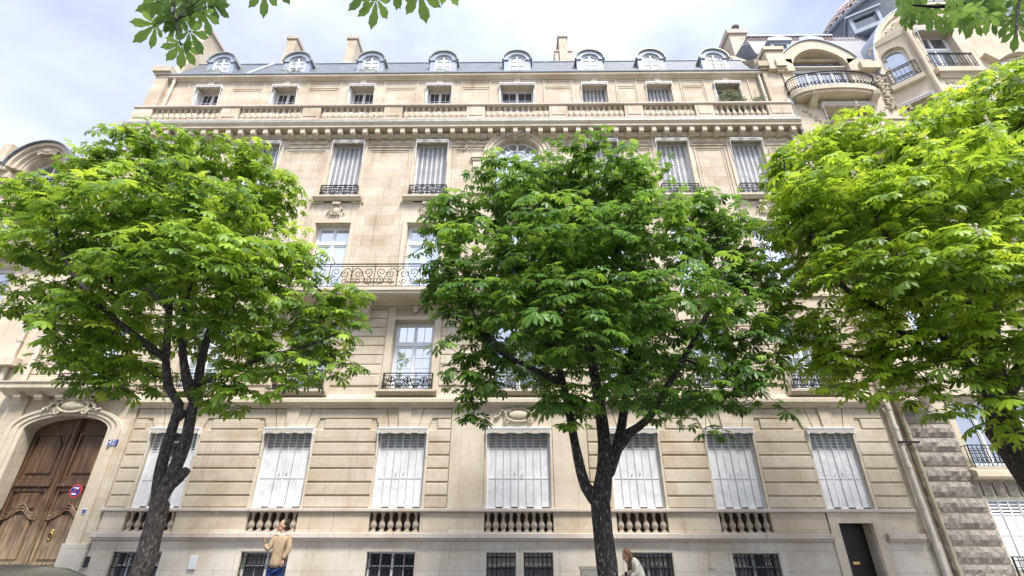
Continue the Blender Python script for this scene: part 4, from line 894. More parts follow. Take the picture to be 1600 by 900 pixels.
# canted tower bay with the arched gable
A = Vector((15.12, 14.05)); Bc = Vector((16.15, 13.15)); Cc = Vector((18.4, 13.15)); Dc = Vector((19.7, 14.05))
def face(p, q): ang = math.atan2(q.y-p.y, q.x-p.x); return Matrix.Translation((p.x, p.y, 0)) @ Matrix.Rotation(ang, 4, 'Z'), (q-p).length
T1, L1 = face(A, Bc); T2, L2 = face(Bc, Cc); T1_ = T1; T3, L3 = face(Cc, Dc)
w = MB(T1); DX1 = -.17; o1 = [(.45+DX1, 1.22+DX1, 18.35, 20.3), (.45+DX1, 1.25+DX1, 15.6, 17.3), (.4+DX1, 1.2+DX1, 12, 14.2), (.4+DX1, 1.2+DX1, 8.5, 11)]; wall_cells(w, 0, L1, 5.3, 20.75, o1, 0, .35); arch_fill(w, .835+DX1, .385, 19.92, .38, 20.3, 0, .35); Q(w, 'tower_wall', 'stone_r')
w = MB(T2); o2 = [(.35, 1.75, 18.4, 20.8), (.45, 1.6, 15.2, 17.3), (.4, 1.8, 12, 14.4), (.4, 1.8, 8.5, 11)]; wall_cells(w, 0, L2, 5.3, 21.3, o2, 0, .4); Q(w, 'tower_wall', 'stone_r')
w = MB(T3); wall_cells(w, 0, L3, 5.3, 21.1, [(.4, 1.2, 18.4, 20.4)], 0, .35); Q(w, 'tower_wall', 'stone_r')
gcx, gcz, gr, ez = 19.2, 19.1, 4.1, 1.16
w = MB(); w.prism([(gcx+gr*math.cos(PI*k/30), gcz+gr*ez*math.sin(PI*k/30)) for k in range(31)], FY-.04, FY+1.0); Q(w, 'arched_gable', 'stone_r')
w = MB(); w.arc_band(gcx, gcz, gr-.12, gr+.06, FY-.14, FY+1.1, n=30, ez=ez); Q(w, 'gable_coping', 'stone_r')
w = MB(); w.arc_band(gcx, gcz, gr+.06, gr+.12, FY-.16, FY+1.2, n=30, ez=ez); Q(w, 'gable_flashing', 'zinc')
w = MB(T1); w.prism([(0, 20.75), (L1, 20.75), (L1, 21.3), (L1*.8, 21.28), (L1*.5, 21.15), (L1*.2, 20.95)], -.03, .6); Q(w, 'bay_cap', 'stone_r'); T1 = T1 @ Matrix.Translation((DX1, 0, 0))
w = MB(T2); w.prism([(0, 21.3), (L2, 21.3), (L2-.3, 21.6), (L2/2, 21.9), (.3, 21.6)], -.06, .5); Q(w, 'bay_cap', 'stone_r')
m = MB(); q_ = [(gcx+(gr-.42+.1*math.sin(k*1.3))*math.cos(PI*(.5+.56*k/52)), gcz+(gr-.42)*ez*math.sin(PI*(.5+.56*k/52))) for k in range(53)]; foliage_relief(m, q_, FY-.05, .10, 11, d=.05); Q(m, 'vine_relief', 'carve')
m = MB(); foliage_relief(m, [(14.95+.08*math.sin(k*2), 17.3+.13*k) for k in range(14)], FY-.05, .12, 12, d=.06); Q(m, 'vine_relief', 'carve')
m = MB(T1); m.arc_band(.835, 19.92, .40, .52, -.04, .0, n=14, ez=.98); m.box(.3, .435, -.04, 0, 18.3, 19.92); m.box(1.235, 1.36, -.04, 0, 18.3, 19.92); Q(m, 'window_surround', 'stone_r')
f = MB(T1); f.arc_band(.835, 19.92, .31, .385, .14, .22, n=14, ez=.98); f.box(.45, .52, .14, .22, 18.35, 19.92); f.box(1.15, 1.22, .14, .22, 18.35, 19.92); f.box(.5, 1.17, .15, .2, 19.3, 19.35); u = Q(f, 'arched_window', 'white'); g_ = MB(T1); g_.box(.5, 1.18, .19, .2, 18.35, 20.25); g_.build('pane', M['glass'], u)
railing(rb, .38, 1.32, 18.4, 19.15, -.12, T1, 'ball', ret=.1); w = MB(T1); w.box(.32, 1.38, -.18, 0, 18.12, 18.35); Q(w, 'window_sill', 'stone_r')
casement(rb, .45, 1.25, 15.6, 17.3, .25, 'glass_m', None, 1, 1, T1); awning_box(rb, .4, 1.3, 17.3, -.02, T1, .14, 1.4)
casement(rb, .35, 1.75, 18.4, 20.8, .28, 'glass_m', 20.0, 1, 1, T2, bars=False); railing(rb, .22, 1.88, 18.43, 19.25, -.14, T2, 'ball', ret=.12); w = MB(T2); w.box(.15, 1.95, -.22, 0, 18.15, 18.4); w.prismx([(0, 17.95), (-.05, 17.95), (-.15, 18.15), (0, 18.15)], .25, 1.85); Q(w, 'window_sill', 'stone_r'); awning_box(rb, .3, 1.8, 20.8, -.02, T2, .16, 1.4)
casement(rb, .45, 1.6, 15.2, 17.3, .28, 'glass_m', None, 1, 1, T2, bars=False); awning_box(rb, .4, 1.65, 17.3, -.02, T2, .16, 1.4)
m = MB(T2); foliage_relief(m, [(.4+.12*k, 17.75) for k in range(11)], -.0, .08, 15); Q(m, 'carved_panel', 'carve')
for T_ in (T1_, T2):
    for (a, b, c, d) in (((.25, 1.0) if T_ is T1_ else (.4, 1.8))+(12, 14.2 if T_ is T1_ else 14.4), ((.25, 1.0) if T_ is T1_ else (.4, 1.8))+(8.5, 11)): casement(rb, a, b, c, d, .25, 'glass', None, 1, 1, T_, bars=False)
w = MB(); w.tube([(Bc.x, Bc.y-.02, 5.4), (Bc.x, Bc.y-.02, 21.0)], .09, 8); Q(w, 'corner_shaft', 'stone_r')
# dome behind the gable
dc = at(1345, 40, 16.6)
w = MB(); DCX, DCY = 21.6, 18.5; w.lathe(DCX, DCY, [(4.4, 20.0), (4.4, 22.5), (4.3, 25.5), (4.0, 27.4)], 36); dome = w.build('dome', M['dome_slate'], r2)
LP = [(3.85, 27.6), (3.7, 28.2), (3.3, 28.9), (2.6, 29.8), (1.6, 30.6), (.5, 31.1)]
w = MB(); w.lathe(DCX, DCY, LP, 36); w.cur = 1
for k in range(56):
    for s in (-1, 1):
        w.tube([(DCX+(r_+.03)*math.cos(2*PI*k/56+s*t_*.8), DCY+(r_+.03)*math.sin(2*PI*k/56+s*t_*.8), z_) for t_, (r_, z_) in zip((0, .2, .45, .75, 1.1), LP)], .035, 4, False)
w.cur = 2; w.lathe(DCX, DCY, [(4.1, 27.35), (4.2, 27.45), (4.1, 27.6)], 36); w.build('lattice_crown', [M['red_tile'], M['cream_tile'], M['zinc']], dome)
pd = at(1355, 38, 14.9)
Td = Matrix.Translation((pd.x, 14.9, pd.z-22.9)) @ Matrix.Rotation(R(-30), 4, 'Z')
m = MB(Td); box_ring(m, -.6, .6, 23.1, 24.1, .14, -.1, .1); m.box(-.72, .72, -.2, 1.8, 24.1, 24.2); m.box(-.6, -.52, 0, 1.8, 23.1, 24.1); m.box(.52, .6, 0, 1.8, 23.1, 24.1); m.box(-.6, .6, -.1, 1.8, 23.0, 23.1); d_ = m.build('dome_dormer', M['zinc'], dome)
m = MB(Td); box_ring(m, -.46, .46, 23.22, 23.98, .08, .0, .06); d2 = m.build('dormer_window', M['white'], d_) if False else None; m.box(-.4, .4, .04, .05, 23.25, 23.95); m.build('dormer_window', M['glass_d'], d_)
# last bay on the right
casement(rb, 22.6, 24.4, z_b+.2, 19.6, FY+.35, 'glass_m', None, 1, 1, leaves=2, bars=False)
w = MB(); pts = [(19.6+3.0*t, 20.2+.8*math.sin(PI*t)) for t in [i/14 for i in range(15)]]; ins = [(20.0+2.2*t, 19.75+.5*math.sin(PI*t)) for t in [i/14 for i in range(15)]]
for i in range(14): w.prism([ins[i], ins[i+1], pts[i+1], pts[i]][::-1], FY-.28, FY+.3)
Q(w, 'arched_hood', 'stone_r'); casement(rb, 20.2, 21.8, z_b, 19.8, FY-.12, 'glass_m', None, 1, 1, leaves=2, bars=False); railing(rb, 19.8, 24.5, z_b, z_b+.85, FY-.7, None, 'ball', ret=.6)
w = MB(); w.box(19.7, 24.6, FY-.8, FY, z_b-.2, z_b); Q(w, 'balcony_slab', 'stone_r')
for x in (20.4, 22.2):
    m = MB(); y = FY+.35; zb = 21.2; box_ring(m, x-.6, x+.6, zb, zb+1.1, .14, y, y+.2); m.box(x-.7, x+.7, y-.1, y+1.6, zb+1.1, zb+1.2); d_ = m.build('dormer', M['zinc'], r2); m = MB(); m.box(x-.5, x+.5, y+.1, y+.11, zb+.14, zb+1.0); m.build('pane', M['glass'], d_)

# ================================================================== LEFT NEIGHBOUR
lb = thing('neighbour_apartment_building', (-18.6, 14.1, 0), 'cream stone building at the far left with a round-arched pediment, mostly behind leaves', 'building')
LY = 14.1; lc = at(85, 240, LY).x+.0; lz = 14.3
w = MB(); lo = [(lc-.7, lc+.7, 11.2, 14.6), (lc-1, lc+1, 7.4, 9.8), (lc-1, lc+1, 3.4, 5.8)]; wall_cells(w, -20.4, XL-.02, .1, 14.6, lo, LY, .4); arch_fill(w, lc, .7, 13.9, .68, 14.6, LY, .4); wall_cells(w, -30, -21.6, .1, 13.0, [(-24.5, -23.3, 9.5, 11.8), (-27.5, -26.3, 9.5, 11.8)], LY+.1, .4); Q2 = lambda mb, n_, m_: split_build(mb, n_, m_, lb)
Q2(w, 'facade_wall', 'stone_r')
w = MB(); w.box(-20.4, -20.1, LY+.4, 24, .1, 14.1); w.box(-30, XL-.03, LY+.45, LY+.5, .1, 13.2); w.box(-20.3, XL-.03, LY+.52, 24, 13.0, 14.1); Q2(w, 'side_wall', 'rubble')
w = MB()
for i in range(24):
    a0, a1_ = PI*i/24, PI*(i+1)/24
    for r0, r1, pr in ((.72, .80, .05), (.80, .90, .12), (.90, 1.04, .24), (1.04, 1.17, .36)):
        X = lambda r, g_: (lc+r*math.cos(g_), 13.9+r*.97*math.sin(g_)); w.prism([X(r0, a0), X(r1, a0), X(r1, a1_), X(r0, a1_)], LY-pr, LY+.2)
w.box(lc-1.75, lc-1.15, LY-.35, LY+.2, 13.75, 14.0); w.box(lc+1.15, XL-.05, LY-.35, LY+.2, 13.75, 14.0); w.box(lc-1.65, lc-1.05, LY-.2, LY, 13.5, 13.75); w.box(lc+1.05, XL-.05, LY-.2, LY, 13.5, 13.75); Q2(w, 'arched_pediment', 'stone_r')
w = MB()
for i in range(24):
    a0, a1_ = PI*i/24, PI*(i+1)/24; X = lambda r, g_: (lc+r*math.cos(g_), 13.9+r*.97*math.sin(g_)); w.prism([X(1.17, a0), X(1.22, a0), X(1.22, a1_), X(1.17, a1_)], LY-.46, LY+1.2)
w.box(lc-1.82, lc-1.25, LY-.42, LY+.3, 14.0, 14.06); w.box(lc+1.25, XL-.05, LY-.42, LY+.3, 14.0, 14.06); Q2(w, 'lead_flashing', 'slate')
m = MB(); ornament(m, lc+.0, 14.72, LY-.2, 1.2, .4, 60, True, 1.6, .12); Q2(m, 'cartouche', 'carve')
f = MB(); f.arc_band(lc, 13.9, .62, .7, LY+.28, LY+.36, n=16, ez=.95); box_ring(f, lc-.7, lc+.7, 11.2, 13.95, .07, LY+.28, LY+.36); f.box(lc-.03, lc+.03, LY+.28, LY+.34, 11.2, 14.5); u = Q2(f, 'arched_window', 'white'); g_ = MB(); g_.box(lc-.68, lc+.68, LY+.33, LY+.34, 11.2, 14.6); g_.build('pane', M['glass_m'], u)
for c_ in (7.4, 3.4): casement(lb, lc-1, lc+1, c_, c_+2.4, LY+.28, 'glass', None, 2, 3)
railing(lb, lc-1.9, lc+1.9, 12.0, 12.95, LY-.7, npan=4, ret=.6); w = MB(); w.box(lc-2, lc+2, LY-.8, LY, 11.8, 12.0); Q2(w, 'balcony_slab', 'stone_r')
for z in (10.0, 6.2): w = MB(); w.box(-20.5, XL-.05, LY-.3, LY, z, z+.25); Q2(w, 'string_course', 'stone_r')
w = MB(); w.prismx([(14.3, 12), (14.3, 13.6), (15.5, 15.9), (18, 16.1), (22, 15.0), (22, 12)], -21.6, -20.45); Q2(w, 'party_wall', 'rubble')
w = MB(); w.box(-22, -21.62, 15.4, 18, 12, 16.6); ch = Q2(w, 'chimney', 'stone_r')
w = MB(); w.prismx([(LY+.1, 13.0), (LY+1.0, 15.2), (LY+8, 16), (LY+9, 13)], -30, -21.62); Q2(w, 'roof', 'slate')
m = MB(); m.arc_band(-22.6, 14.0, .4, .6, LY+.2, LY+1.2, n=12); m.box(-23.2, -23.0, LY+.2, LY+1.2, 13.2, 14); m.box(-22.2, -22.0, LY+.2, LY+1.2, 13.2, 14); Q2(m, 'dormer', 'zinc')
m = MB(); m.lathe(-22.6, LY+.5, [(.38, 13.3), (.4, 14.1), (.2, 14.3)], 12); Q2(m, 'dormer_window', 'glass_m')
pipe(lb, XL-.35, 5, 13.7, LY-.1, .07, 'pipe', (7, 9, 11)); 

# ================================================================== TREES
def leaf_template(hi=False):
    "one leaflet along +X, unit length, drooping and folded; returns verts, faces"
    if not hi:
        v = [(0,0,0),(.35,.10,.02),(.35,-.10,.02),(.70,.175,-.03),(.70,-.175,-.03),(1,0,-.16),(.68,0,-.07)]
        f = [(0,2,6,1),(1,6,3),(2,4,6),(6,5,3),(4,5,6)]
    else:
        xs = [0, .12, .28, .45, .6, .72, .83, .93, 1.03]; ws = [.008, .03, .075, .125, .165, .178, .15, .075, .0]; v = []; f = []
        for i, (x, w_) in enumerate(zip(xs, ws)):
            z = -.13*x*x; e = .012*(-1)**i; v += [(x, 0, z-.02), (x+.0, w_*.55, z+.004), (x-.01, w_+e, z-.004), (x, -w_*.55, z+.004), (x-.01, -w_-e, z-.004)]
        for i in range(8):
            a, b = 5*i, 5*i+5; f += [(a, b, b+1, a+1), (a+1, b+1, b+2, a+2), (a, a+3, b+3, b), (a+3, a+4, b+4, b+3)]
    return np.array(v, float), f
def build_leaves(name, leaves, mat_, parent, hi=False):
    "leaves: list of (pos, outward dir, up dir, size, nleaflets, tint, droop)"
    V, F = leaf_template(hi); nv = len(V); allv = []; tints = []; nl = 0
    for (p, o, u, size, n, tint, droop) in leaves:
        o = o/np.linalg.norm(o); s = np.cross(u, o); s /= np.linalg.norm(s)+1e-9; u2 = np.cross(o, s)
        for k in range(n):
            t = (k-(n-1)/2)/((n-1)/2); a = t*(1.75 if n > 5 else 1.45); L = size*(1-.45*abs(t)**1.5)
            d = o*math.cos(a)+s*math.sin(a)-u2*droop; d /= np.linalg.norm(d); y = np.cross(u2, d); y /= np.linalg.norm(y); z = np.cross(d, y)
            allv.append(p+(V[:, :1]*d+V[:, 1:2]*y*1.0+V[:, 2:3]*z)*L); tints += [tint+.06*math.sin(k*2.1)]*nv; nl += 1
    A = np.concatenate(allv); o_ = np.array(ORG[parent.name]); A = A-o_
    fl = []; ls = []; tot = 0
    base = np.array([i for f in F for i in f]); cnt = np.array([len(f) for f in F])
    loops = (base[None, :]+(np.arange(nl)*nv)[:, None]).ravel(); cnts = np.tile(cnt, nl); starts = np.concatenate([[0], np.cumsum(cnts)[:-1]])
    me = bpy.data.meshes.new(name); me.vertices.add(len(A)); me.vertices.foreach_set('co', A.ravel()); me.loops.add(len(loops)); me.loops.foreach_set('vertex_index', loops.astype(np.int32))
    me.polygons.add(len(cnts)); me.polygons.foreach_set('loop_start', starts.astype(np.int32)); me.polygons.foreach_set('loop_total', cnts.astype(np.int32))
    me.update(calc_edges=True); at_ = me.attributes.new('tint', 'FLOAT', 'POINT'); at_.data.foreach_set('value', np.clip(np.array(tints), 0, 1))
    me.materials.append(mat_); ob = bpy.data.objects.new(name, me); C.objects.link(ob); ob.parent = parent; ORG[ob.name] = ORG[parent.name]; return ob
def whorl(tip, outd, q, size, tint, k=None, leaflets=None, hang=.5, wide=1.0):
    "a chestnut shoot end: leaves held out around the twig like an umbrella"
    res = []; k = k or q.choice((4, 5, 6, 7)); ph = q.uniform(0, 6.28)
    ax = np.array([outd[0]*.45, outd[1]*.45, .75+outd[2]*.25]); ax /= np.linalg.norm(ax)
    e1 = np.cross(ax, [0.3, 1, .2]); e1 /= np.linalg.norm(e1); e2 = np.cross(ax, e1)
    for i in range(k):
        a = ph+2*PI*i/k+q.uniform(-.35, .35); el = q.uniform(-.25, .55)
        d = (e1*math.cos(a)+e2*math.sin(a))*math.cos(el)+ax*math.sin(el); pl = q.uniform(.06, .17)*wide
        pos = tip+d*pl+np.array([0, 0, -.02]); o = d+np.array([0, 0, -hang*q.uniform(.3, 1.3)])
        u = ax*.9+d*.5+np.array([q.uniform(-.35, .35), q.uniform(-.35, .35), .1])
        if abs(np.dot(o/np.linalg.norm(o), u/np.linalg.norm(u))) > .93: u = np.array([.2, .3, 1.])
        res.append((pos, o, u, size*q.uniform(.75, 1.2), leaflets or q.choice((5, 5, 7)), min(1, max(0, tint+q.gauss(0, .13))), q.uniform(.05, .35)))
    return res
def px_lobe(px, py, rx, ry, Y, dy=1.0):
    c = at(px, py, Y); d = (c-Vector((0, 0, 1.6))).dot(_fw); r1 = rx*d/FPX; r2 = ry*d/FPX
    return (np.array(c), np.array([r1, (r1+r2)/2*dy, r2*1.08]))
def make_tree(name, label, base, limbs, lobes, ntip, lm, seed, size=.19, bias=.0, mind=.24, flowers=0, group='chestnut trees along the kerb', stubs=(), bark='bark'):
    q = random.Random(seed); t = thing(name, base, label, 'tree', group)
    # skeleton of the limbs
    nodes = []; par = []; rmin = []
    for li, (pts, r0, r1) in enumerate(limbs):
        pts = [np.array(p, float) for p in pts]; total = sum(np.linalg.norm(pts[i+1]-pts[i]) for i in range(len(pts)-1)); acc = 0; prev = None
        if li > 0: prev = int(np.argmin(np.linalg.norm(np.array(nodes)-pts[0], axis=1)))
        for i in range(len(pts)-1):
            seg = np.linalg.norm(pts[i+1]-pts[i]); k = max(1, int(seg/.16))
            for j in range(k+(i == len(pts)-2)):
                f = j/k; p0 = pts[max(i-1, 0)]; p1 = pts[i]; p2 = pts[i+1]; p3 = pts[min(i+2, len(pts)-1)]
                p = .5*((2*p1)+(-p0+p2)*f+(2*p0-5*p1+4*p2-p3)*f*f+(-p0+3*p1-3*p2+p3)*f**3)
                if li > 0 and i == 0 and j == 0: continue
                nodes.append(p); par.append(prev if prev is not None else -1); rmin.append(r0+(r1-r0)*min(1, (acc+seg*f)/total)+(.55*r0*math.exp(-(acc+seg*f)/.32) if li else 0)); prev = len(nodes)-1
            acc += seg
    nlimb = len(nodes)
    # shoot tips in the crown
    tips = []; vols = np.array([l[1][0]*l[1][2]+.3*l[1][0]**2 for l in lobes]); cum = np.cumsum(vols)/vols.sum(); tries = 0
    while len(tips) < ntip and tries < ntip*40:
        tries += 1; li = int(np.searchsorted(cum, q.random())); c, r = lobes[li]
        d = np.array([q.gauss(0, 1), q.gauss(0, 1), q.gauss(0, 1)]); d /= np.linalg.norm(d)
        if d[2] < -.3 and q.random() < .45: d[2] = -d[2]
        rad = q.uniform(.74, 1.0) if q.random() < .68 else q.uniform(.2, .78)
        if q.random() < .13: rad = q.uniform(1.03, 1.28 if d[2] < .45 else 1.08)
        p = c+d*r*rad; lay = math.floor(p[2]/.62+.45*math.sin(p[0]*1.7+li)+.3*math.sin(p[1]*2.1))*.62; p[2] += (lay+.31-p[2])*.45*q.random()
        if tips:
            T_ = np.array([x[0] for x in tips[-900:]]); 
            if np.min(np.linalg.norm(T_-p, axis=1)) < mind: continue
        tips.append((p, d*rad, li))
    root = np.array(nodes[nlimb//3]); tips.sort(key=lambda x: np.min(np.linalg.norm(np.array(nodes[:nlimb])-x[0], axis=1)))
    N = np.zeros((60000, 3)); N[:nlimb] = np.array(nodes); cnt = nlimb; depth = np.zeros(60000)
    par = par+[0]*(60000-nlimb); ends = []
    crown_c = np.mean([l[0] for l in lobes], axis=0)
    fork = max(0, int(nlimb*.0))
    for (p, d, li) in tips:
        D = np.linalg.norm(N[:cnt]-p, axis=1)+depth[:cnt]*.25; D[:cnt][N[:cnt, 2] < base_fork(limbs)] += 5
        D += np.maximum(0, N[:cnt, 2]-p[2])*.5
        b = int(np.argmin(D)); a = N[b].copy(); L = np.linalg.norm(p-a); k = max(1, int(L/.3)); prev = b
        side = np.array([q.gauss(0, 1), q.gauss(0, 1), 0])*.06*L
        for j in range(1, k+1):
            f = j/k; x = a+(p-a)*f+side*math.sin(PI*f)+np.array([0, 0, -.05*L*math.sin(PI*f)]); N[cnt] = x; par[cnt] = prev; depth[cnt] = depth[b]+L*f; prev = cnt; cnt += 1
        ends.append((prev, p, d))
    par = par[:cnt]; R2 = np.zeros(cnt); isend = np.zeros(cnt, bool)
    for e in ends: isend[e[0]] = True
    rad = np.zeros(cnt)
    order = range(cnt-1, -1, -1); acc = np.zeros(cnt)
    for i in order:
        r = max(acc[i]**(1/2.3), .0055); rad[i] = r
        if i < nlimb: rad[i] = rmin[i]
        if par[i] >= 0: acc[par[i]] += min(rad[i], .05 if i >= nlimb else 9)**2.3
    # wood: trunk and limbs in one skin, branches and twigs in another
    def wood(idx, nm, m_, nmin):
        kids = {}
        for i in idx:
            if par[i] >= 0: kids.setdefault(par[i], []).append(i)
        used = set(); w = MB(); iset = set(idx)
        for i in idx:
            if i in used: continue
            ch = [i]; used.add(i)
            while True:
                nx = [j for j in kids.get(ch[-1], []) if j not in used]
                if not nx: break
                nx.sort(key=lambda j: -rad[j]); ch.append(nx[0]); used.add(nx[0])
            pts = [N[j] for j in ch]; rr = [rad[j] for j in ch]
            if par[i] >= 0: pts = [N[par[i]]]+pts; rr = [min(rad[par[i]], rr[0]*1.25)]+rr
            if len(pts) > 1:
                if nm == 'trunk': rr = [r*(1+.06*math.sin(j*1.9)+.04*math.sin(j*4.3+1)) for j, r in enumerate(rr)]
                w.tube(pts, rr, 12 if nm == 'trunk' else (5 if rr[0] > .015 else 3), True)
        if nm == 'trunk':
            for (sp, sd, sr) in stubs:
                sp = np.array(sp); sd = np.array(sd); w.tube([sp, sp+sd*.35, sp+sd*.7, sp+sd*.97, sp+sd], [sr*.9, sr*1.05, sr, sr*.92, sr*.7], 12)
        return w.build(nm, m_, t)
    wood(list(range(nlimb)), 'trunk', M[bark], 12); wood(list(range(nlimb, cnt)), 'branches', M['twig'], 4)
    leaves = []; zmin = min(l[0][2]-l[1][2] for l in lobes); zmax = max(l[0][2]+l[1][2] for l in lobes); fl = MB()
    for (i, p, d) in ends:
        new = bias+q.gauss(.38, .12)+.22*max(0, d[2])      # young shoots yellower; upward tips also lighter, top light put into the tint
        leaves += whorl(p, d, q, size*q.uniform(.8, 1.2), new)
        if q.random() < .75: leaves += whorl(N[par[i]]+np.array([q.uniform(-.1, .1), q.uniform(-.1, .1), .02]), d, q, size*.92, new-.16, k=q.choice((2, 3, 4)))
        if flowers and q.random() < flowers and d[2] > .1:
            for k in range(14): a = q.uniform(0, 6.28); fl.ball((p[0]+.035*math.cos(a)*(1-k/18), p[1]+.035*math.sin(a)*(1-k/18), p[2]+.02+.013*k), .016, .016, .014, 5, 3)
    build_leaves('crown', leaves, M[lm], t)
    if fl.v: fl.build('blossom', M['blossom'], t)
    return t
def base_fork(limbs): return limbs[0][0][-1][2]+.6 if len(limbs) else 0
def A3(px, py, Y): v = at(px, py, Y); return (v.x, v.y, v.z)
TY = 8.5
# centre tree ------------------------------------------------------
tr = [(1.42, 8.5, .05), (1.38, 8.5, .4), A3(948, 880, TY), A3(942, 830, TY), A3(938, 785, TY)]
limbs = [(tr, .165, .155),
    ([A3(938, 788, TY), A3(915, 760, TY), A3(903, 715, TY-.1), A3(893, 665, TY-.2), A3(880, 600, TY-.5), A3(858, 540, TY-.9), A3(820, 470, TY-1.2), A3(790, 390, TY-1.2)], .085, .03),
    ([A3(938, 785, TY), A3(944, 740, TY), A3(945, 700, TY), A3(938, 640, TY+.1), A3(925, 560, TY+.2), A3(915, 480, TY), A3(910, 400, TY), A3(925, 310, TY)], .125, .03),
    ([A3(946, 745, TY), A3(964, 700, TY), A3(975, 640, TY+.2), A3(985, 560, TY+.5), A3(1000, 470, TY+.7), A3(1010, 380, TY+.8)], .09, .03),
    ([A3(968, 695, TY), A3(985, 675, TY-.1), A3(1012, 655, TY-.3), A3(1045, 600, TY-.5), A3(1090, 520, TY-.7), A3(1130, 430, TY-.8), A3(1120, 370, TY-.6)], .065, .02),
    ([A3(880, 600, TY-.5), A3(830, 575, TY-.8), A3(770, 540, TY-1), A3(730, 470, TY-.9)], .05, .02),
    ([A3(985, 560, TY+.5), A3(1060, 560, TY+.2), A3(1140, 590, TY), A3(1190, 610, TY)], .04, .015),
    ([A3(925, 560, TY+.2), A3(870, 480, TY+.8), A3(800, 400, TY+1.2), A3(760, 340, TY+1.4)], .06, .02),
    ([A3(915, 480, TY), A3(960, 400, TY-1), A3(985, 340, TY-1.4)], .05, .015)]
lobes = [px_lobe(*a) for a in ((935,290,95,66,TY),(985,300,60,50,TY+.6),(860,300,70,60,TY+.6),(795,305,72,56,TY-.3),(705,345,52,42,TY-.2),(730,410,78,50,TY-.7),(745,480,70,48,TY-1),(735,555,62,48,TY-.7),(760,590,54,38,TY-.4),(735,652,24,16,TY-.6),
    (875,400,120,80,TY-1),(900,400,110,80,TY+1.4),(1000,380,90,60,TY-.9),(1085,345,78,42,TY-.4),(1150,385,70,48,TY-.2),(1165,450,66,48,TY-.2),(1165,525,60,50,TY-.2),(1180,590,48,42,TY-.3),(1110,630,62,38,TY-.2),(1040,590,70,50,TY+.8),(1040,480,110,70,TY-1.2),
    (880,490,110,70,TY-1.6),(880,560,90,50,TY+1.2),(885,625,55,30,TY-.6),(950,520,100,70,TY+1.6),(990,620,60,34,TY-.9),(820,490,70,60,TY+1.3))]
make_tree('chestnut_tree', 'leafy dark green horse chestnut in the middle, black trunk forking in three above the plinth', (1.42, 8.5, .14), limbs, lobes, 1500, 'leaf_mid', 3, .18, -.04)
# left tree -------------------------------------------------------
limbs = [([(-5.95, 8.5, .05), (-5.9, 8.5, .45), A3(222, 890, TY), A3(236, 840, TY), A3(250, 790, TY)], .158, .14),
    ([A3(250, 792, TY), A3(249, 745, TY), A3(260, 700, TY-.05), A3(277, 645, TY-.1), A3(280, 632, TY-.1), A3(264, 605, TY-.1), A3(259, 560, TY-.2), A3(262, 520, TY-.4), A3(262, 450, TY-.7), A3(235, 360, TY-.7), A3(225, 270, TY-.4)], .088, .025),
    ([A3(252, 780, TY), A3(272, 735, TY), A3(290, 690, TY), A3(300, 640, TY), A3(309, 600, TY+.1), A3(318, 550, TY+.3), A3(340, 480, TY+.6), A3(370, 400, TY+.8), A3(385, 310, TY+.8)], .098, .03),
    ([A3(303, 625, TY), A3(291, 590, TY-.2), A3(285, 520, TY-.5), A3(300, 430, TY-.8), A3(320, 350, TY-1)], .075, .02),
    ([A3(259, 565, TY-.2), A3(238, 545, TY-.4), A3(213, 525, TY-.6), A3(170, 490, TY-.8), A3(110, 420, TY-.8), A3(80, 340, TY-.6)], .055, .02),
    ([A3(309, 600, TY+.1), A3(350, 585, TY-.3), A3(410, 560, TY-.6), A3(480, 540, TY-.6), A3(530, 520, TY-.6)], .045, .015),
    ([A3(340, 480, TY+.6), A3(400, 450, TY+.2), A3(460, 430, TY), A3(520, 470, TY)], .05, .015),
    ([A3(262, 480, TY-.5), A3(200, 440, TY+.6), A3(130, 500, TY+.9), A3(80, 560, TY+1)], .045, .015)]
lobes = [px_lobe(*a) for a in ((225,240,78,44,TY),(285,265,62,42,TY+.6),(375,262,66,46,TY+.2),(155,265,60,36,TY+.2),(85,300,68,34,TY-.2),(425,315,50,46,TY+.2),(455,380,40,36,TY-.1),(300,330,110,60,TY-.9),(190,340,100,52,TY-.6),(95,370,86,42,TY-.5),
    (400,420,88,46,TY-.7),(480,400,30,28,TY-.2),(300,420,110,58,TY-1.4),(180,440,90,50,TY+1.0),(300,400,120,80,TY+1.4),(80,470,52,30,TY+.2),(140,500,78,40,TY-.7),(125,565,58,32,TY+.2),(210,540,70,44,TY+.9),(450,480,80,36,TY-.4),(540,465,44,26,TY-.2),(515,515,56,30,TY-.2),(535,565,38,24,TY-.3),
    (420,550,70,42,TY-.6),(360,540,70,46,TY+1.2),(390,605,62,28,TY-.3),(200,590,60,26,TY),(330,480,80,44,TY-1.2),(470,585,46,26,TY-.4),(330,615,36,18,TY-.6),(160,420,40,34,TY-1.4))]
make_tree('chestnut_tree', 'light green horse chestnut before the left part of the facade, grey trunk forking low', (-5.95, 8.5, .14), limbs, lobes, 1180, 'leaf_left', 11, .19, .02, mind=.25, stubs=[(A3(276, 655, TY-.1), (.08, -.02, .16), .085), (A3(270, 758, TY), (.20, -.05, .24), .072)], bark='bark_grey')
